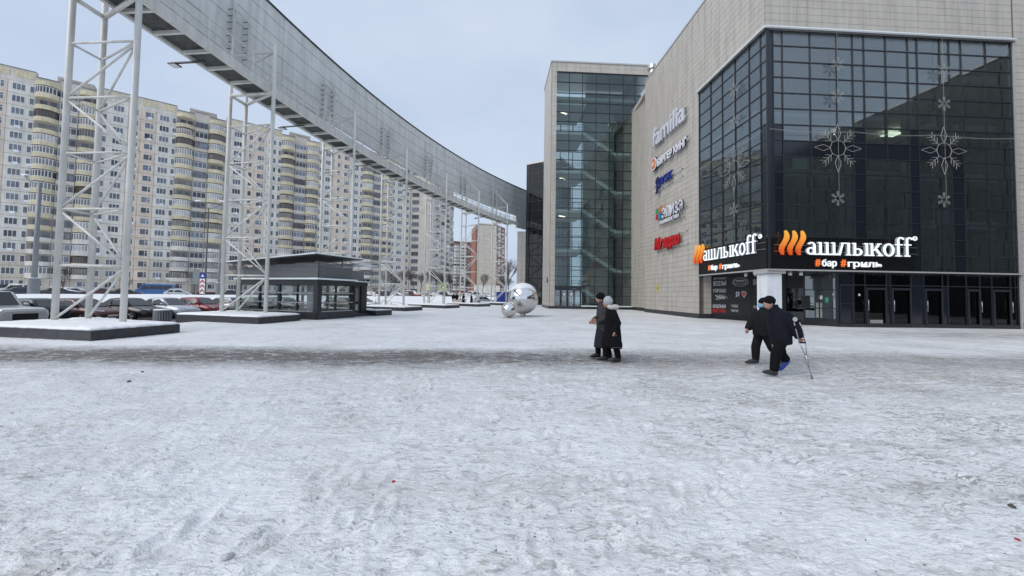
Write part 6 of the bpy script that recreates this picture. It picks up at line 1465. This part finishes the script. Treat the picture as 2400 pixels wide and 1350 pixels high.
person(1412, 838, 9.45, PI + .05, J1, [('trousers', 'cloth_black', .014, trousers()), ('skirt', 'skirt_navy', .014, skirt), ('boots', 'boot', .012, boots(('legL', 'legR'))), ('jacket', 'cloth_grey', .014, jacket((.0, .70), .15, .21, .075, .02, .5)), ('hood', 'cloth_grey', .014, hood1), ('hat', 'cloth_black', .012, cap(.04, 1.06))], 'person in grey hooded jacket, dark skirt and black hat walking arm in arm')
# man in puffer jacket with a blue face mask
J3 = dict(head=(-.05, 0, 1.47), neck=(-.07, 0, 1.31), chest=(-.04, 0, 1.16), pelvis=(-.02, 0, .80), armL=((-.08, .2, 1.26), (-.20, .24, 1.0), (-.16, .22, .76)), armR=((-.06, -.2, 1.26), (.08, -.24, 1.02), (.20, -.2, .84)), legL=((-.02, .09, .78), (-.20, .09, .42), (-.47, .09, .16), (-.30, .09, .07)), legR=((-.02, -.09, .78), (.08, -.09, .43), (.08, -.09, .10), (.30, -.09, .055)))
def mask(m, J): h = Vector(J['head']); limb(m, [(h + Vector((.05, 0, -.085)), .058, .062), (h + Vector((.058, 0, -.045)), .066, .07), (h + Vector((.055, 0, -.002)), .062, .068)], 14)
person(1785, 851, 8.9, PI, J3, [('trousers', 'cloth_dark', .014, trousers(.11, .10, .075)), ('boots', 'boot_grey', .012, boots(('legL', 'legR'))), ('puffer_jacket', 'puffer', .014, jacket((.02, .70), .175, .235, .085, .0, 1.0, (.16, .21))), ('cap', 'cloth_black', .012, cap(.04, 1.03)), ('face_mask', 'mask_blue', .009, mask)], 'man in black puffer jacket wearing a light blue face mask')
# man on a crutch, one foot in a blue cover
J4 = dict(head=(.19, 0, 1.50), neck=(.08, 0, 1.37), chest=(.01, 0, 1.22), pelvis=(-.05, 0, .82), armL=((-.02, .17, 1.26), (-.17, .24, 1.03), (-.25, .25, .82)), armR=((.0, -.17, 1.27), (-.1, -.27, 1.06), (-.08, -.26, .82)), legR=((-.05, -.09, .80), (-.12, -.09, .44), (-.24, -.09, .30), (-.10, -.09, .12)), legL=((-.05, .09, .80), (.12, .09, .45), (.16, .09, .10), (.36, .09, .10)), curl=1.1)
def cover(m, J): a, k, n, t = [Vector(x) for x in J['legR']]; d = t - n; limb(m, [(n + (k-n)*.12, .06, .058), (n - d*.1, .06, .055), (n + d*.4, .052, .052), (n + d*.9, .042, .048), (n + d*1.1, .022, .03)], 12)
m4 = person(1825, 872, 7.7, PI, J4, [('trousers', 'cloth_black', .014, trousers(.115, .10, .082)), ('shoe', 'boot_grey', .012, boots(('legL',), .5)), ('shoe_cover', 'cover_blue', .012, cover), ('jacket', 'cloth_navy', .014, jacket((-.02, .66), .185, .225, .098, .02, .3, (.17, .21))), ('knit_cap', 'cloth_black', .012, cap(.045, 1.05)), ], 'stooping man in dark navy jacket and black knit cap walking on a crutch')
bd = MB(); bd.tube((0, 0, 0), (0, .012, 0), .045, 14); bd.build('sleeve_badge', 'badge', m4, loc=(-.09, .335, 1.19))
def crutch(top, foot, label, parent_loc, rz, grip):
    t, f = Vector(top), Vector(foot); root = tag(empty('crutch', parent_loc, rz), label, 'crutch'); d = (f - t); fwd = Vector((1, 0, 0)); fork = t + d*.62
    MB().path([t + fwd*.055, t + d*.38 + fwd*.06, fork + fwd*.0], .011, 8).build('upright', 'alu', root, True); MB().path([t - fwd*.055, t + d*.38 - fwd*.06, fork - fwd*.012], .011, 8).build('upright', 'alu', root, True)
    MB().tube(t - fwd*.08, t + fwd*.08, .022, 10).build('arm_pad', 'cloth_dark', root, True); MB().tube(t + d*grip - fwd*.06, t + d*grip + fwd*.06, .015, 8).build('grip', 'cloth_dark', root, True)
    MB().tube(fork - d*.04, fork + d*.16, .02, 10).build('sleeve', 'alu', root, True); MB().tube(fork, f - d.normalized()*.03, .012, 8).build('shaft', 'alu', root, True); MB().tube(f - d.normalized()*.05, f, .018, 10, r2=.026).build('rubber_foot', 'cloth_black', root, True)
crutch((-.14, .31, 1.16), (-.43, .33, .0), 'metal crutch in the near hand of the stooping man', m4.location, PI, .37)
crutch((-.12, -.30, 1.1), (-.16, -.34, .0), 'metal crutch on the far side of the stooping man', m4.location, PI, .33)
# far walkers
JW = dict(J3, head=(.02, 0, 1.58), neck=(0, 0, 1.42), chest=(0, 0, 1.25), pelvis=(0, 0, .85), armL=((0, .2, 1.36), (-.06, .24, 1.1), (.05, .22, .88)), armR=((0, -.2, 1.36), (.0, -.24, 1.1), (.12, -.2, .9)), legL=((0, .09, .82), (-.1, .09, .45), (-.25, .09, .12), (-.08, .09, .06)), legR=((0, -.09, .82), (.1, -.09, .45), (.12, -.09, .10), (.32, -.09, .05)))
for i, (px, Y, zz, lb) in enumerate(((1063, 58.5, None, 'left of two dark clad walkers at the top of the steps'), (1071, 58.0, None, 'right of two dark clad walkers at the top of the steps'), (1086, 50, None, 'dark clad walker behind the sixth plinth, left one'), (1105, 50, None, 'dark clad walker behind the sixth plinth, right one'))):
    q = atY(px, 700, Y); zz = gz(q.x, q.y) + (.25 if i < 2 else 0)
    person(px, 700, Y, PI/2 + .6*i, dict(JW, z0=zz), [('trousers', 'cloth_black', .03, trousers()), ('coat', 'cloth_black' if i != 3 else 'cloth_dark', .03, jacket(.55, .16, .22, .08)), ('hat', 'cloth_black', .02, cap())], lb)
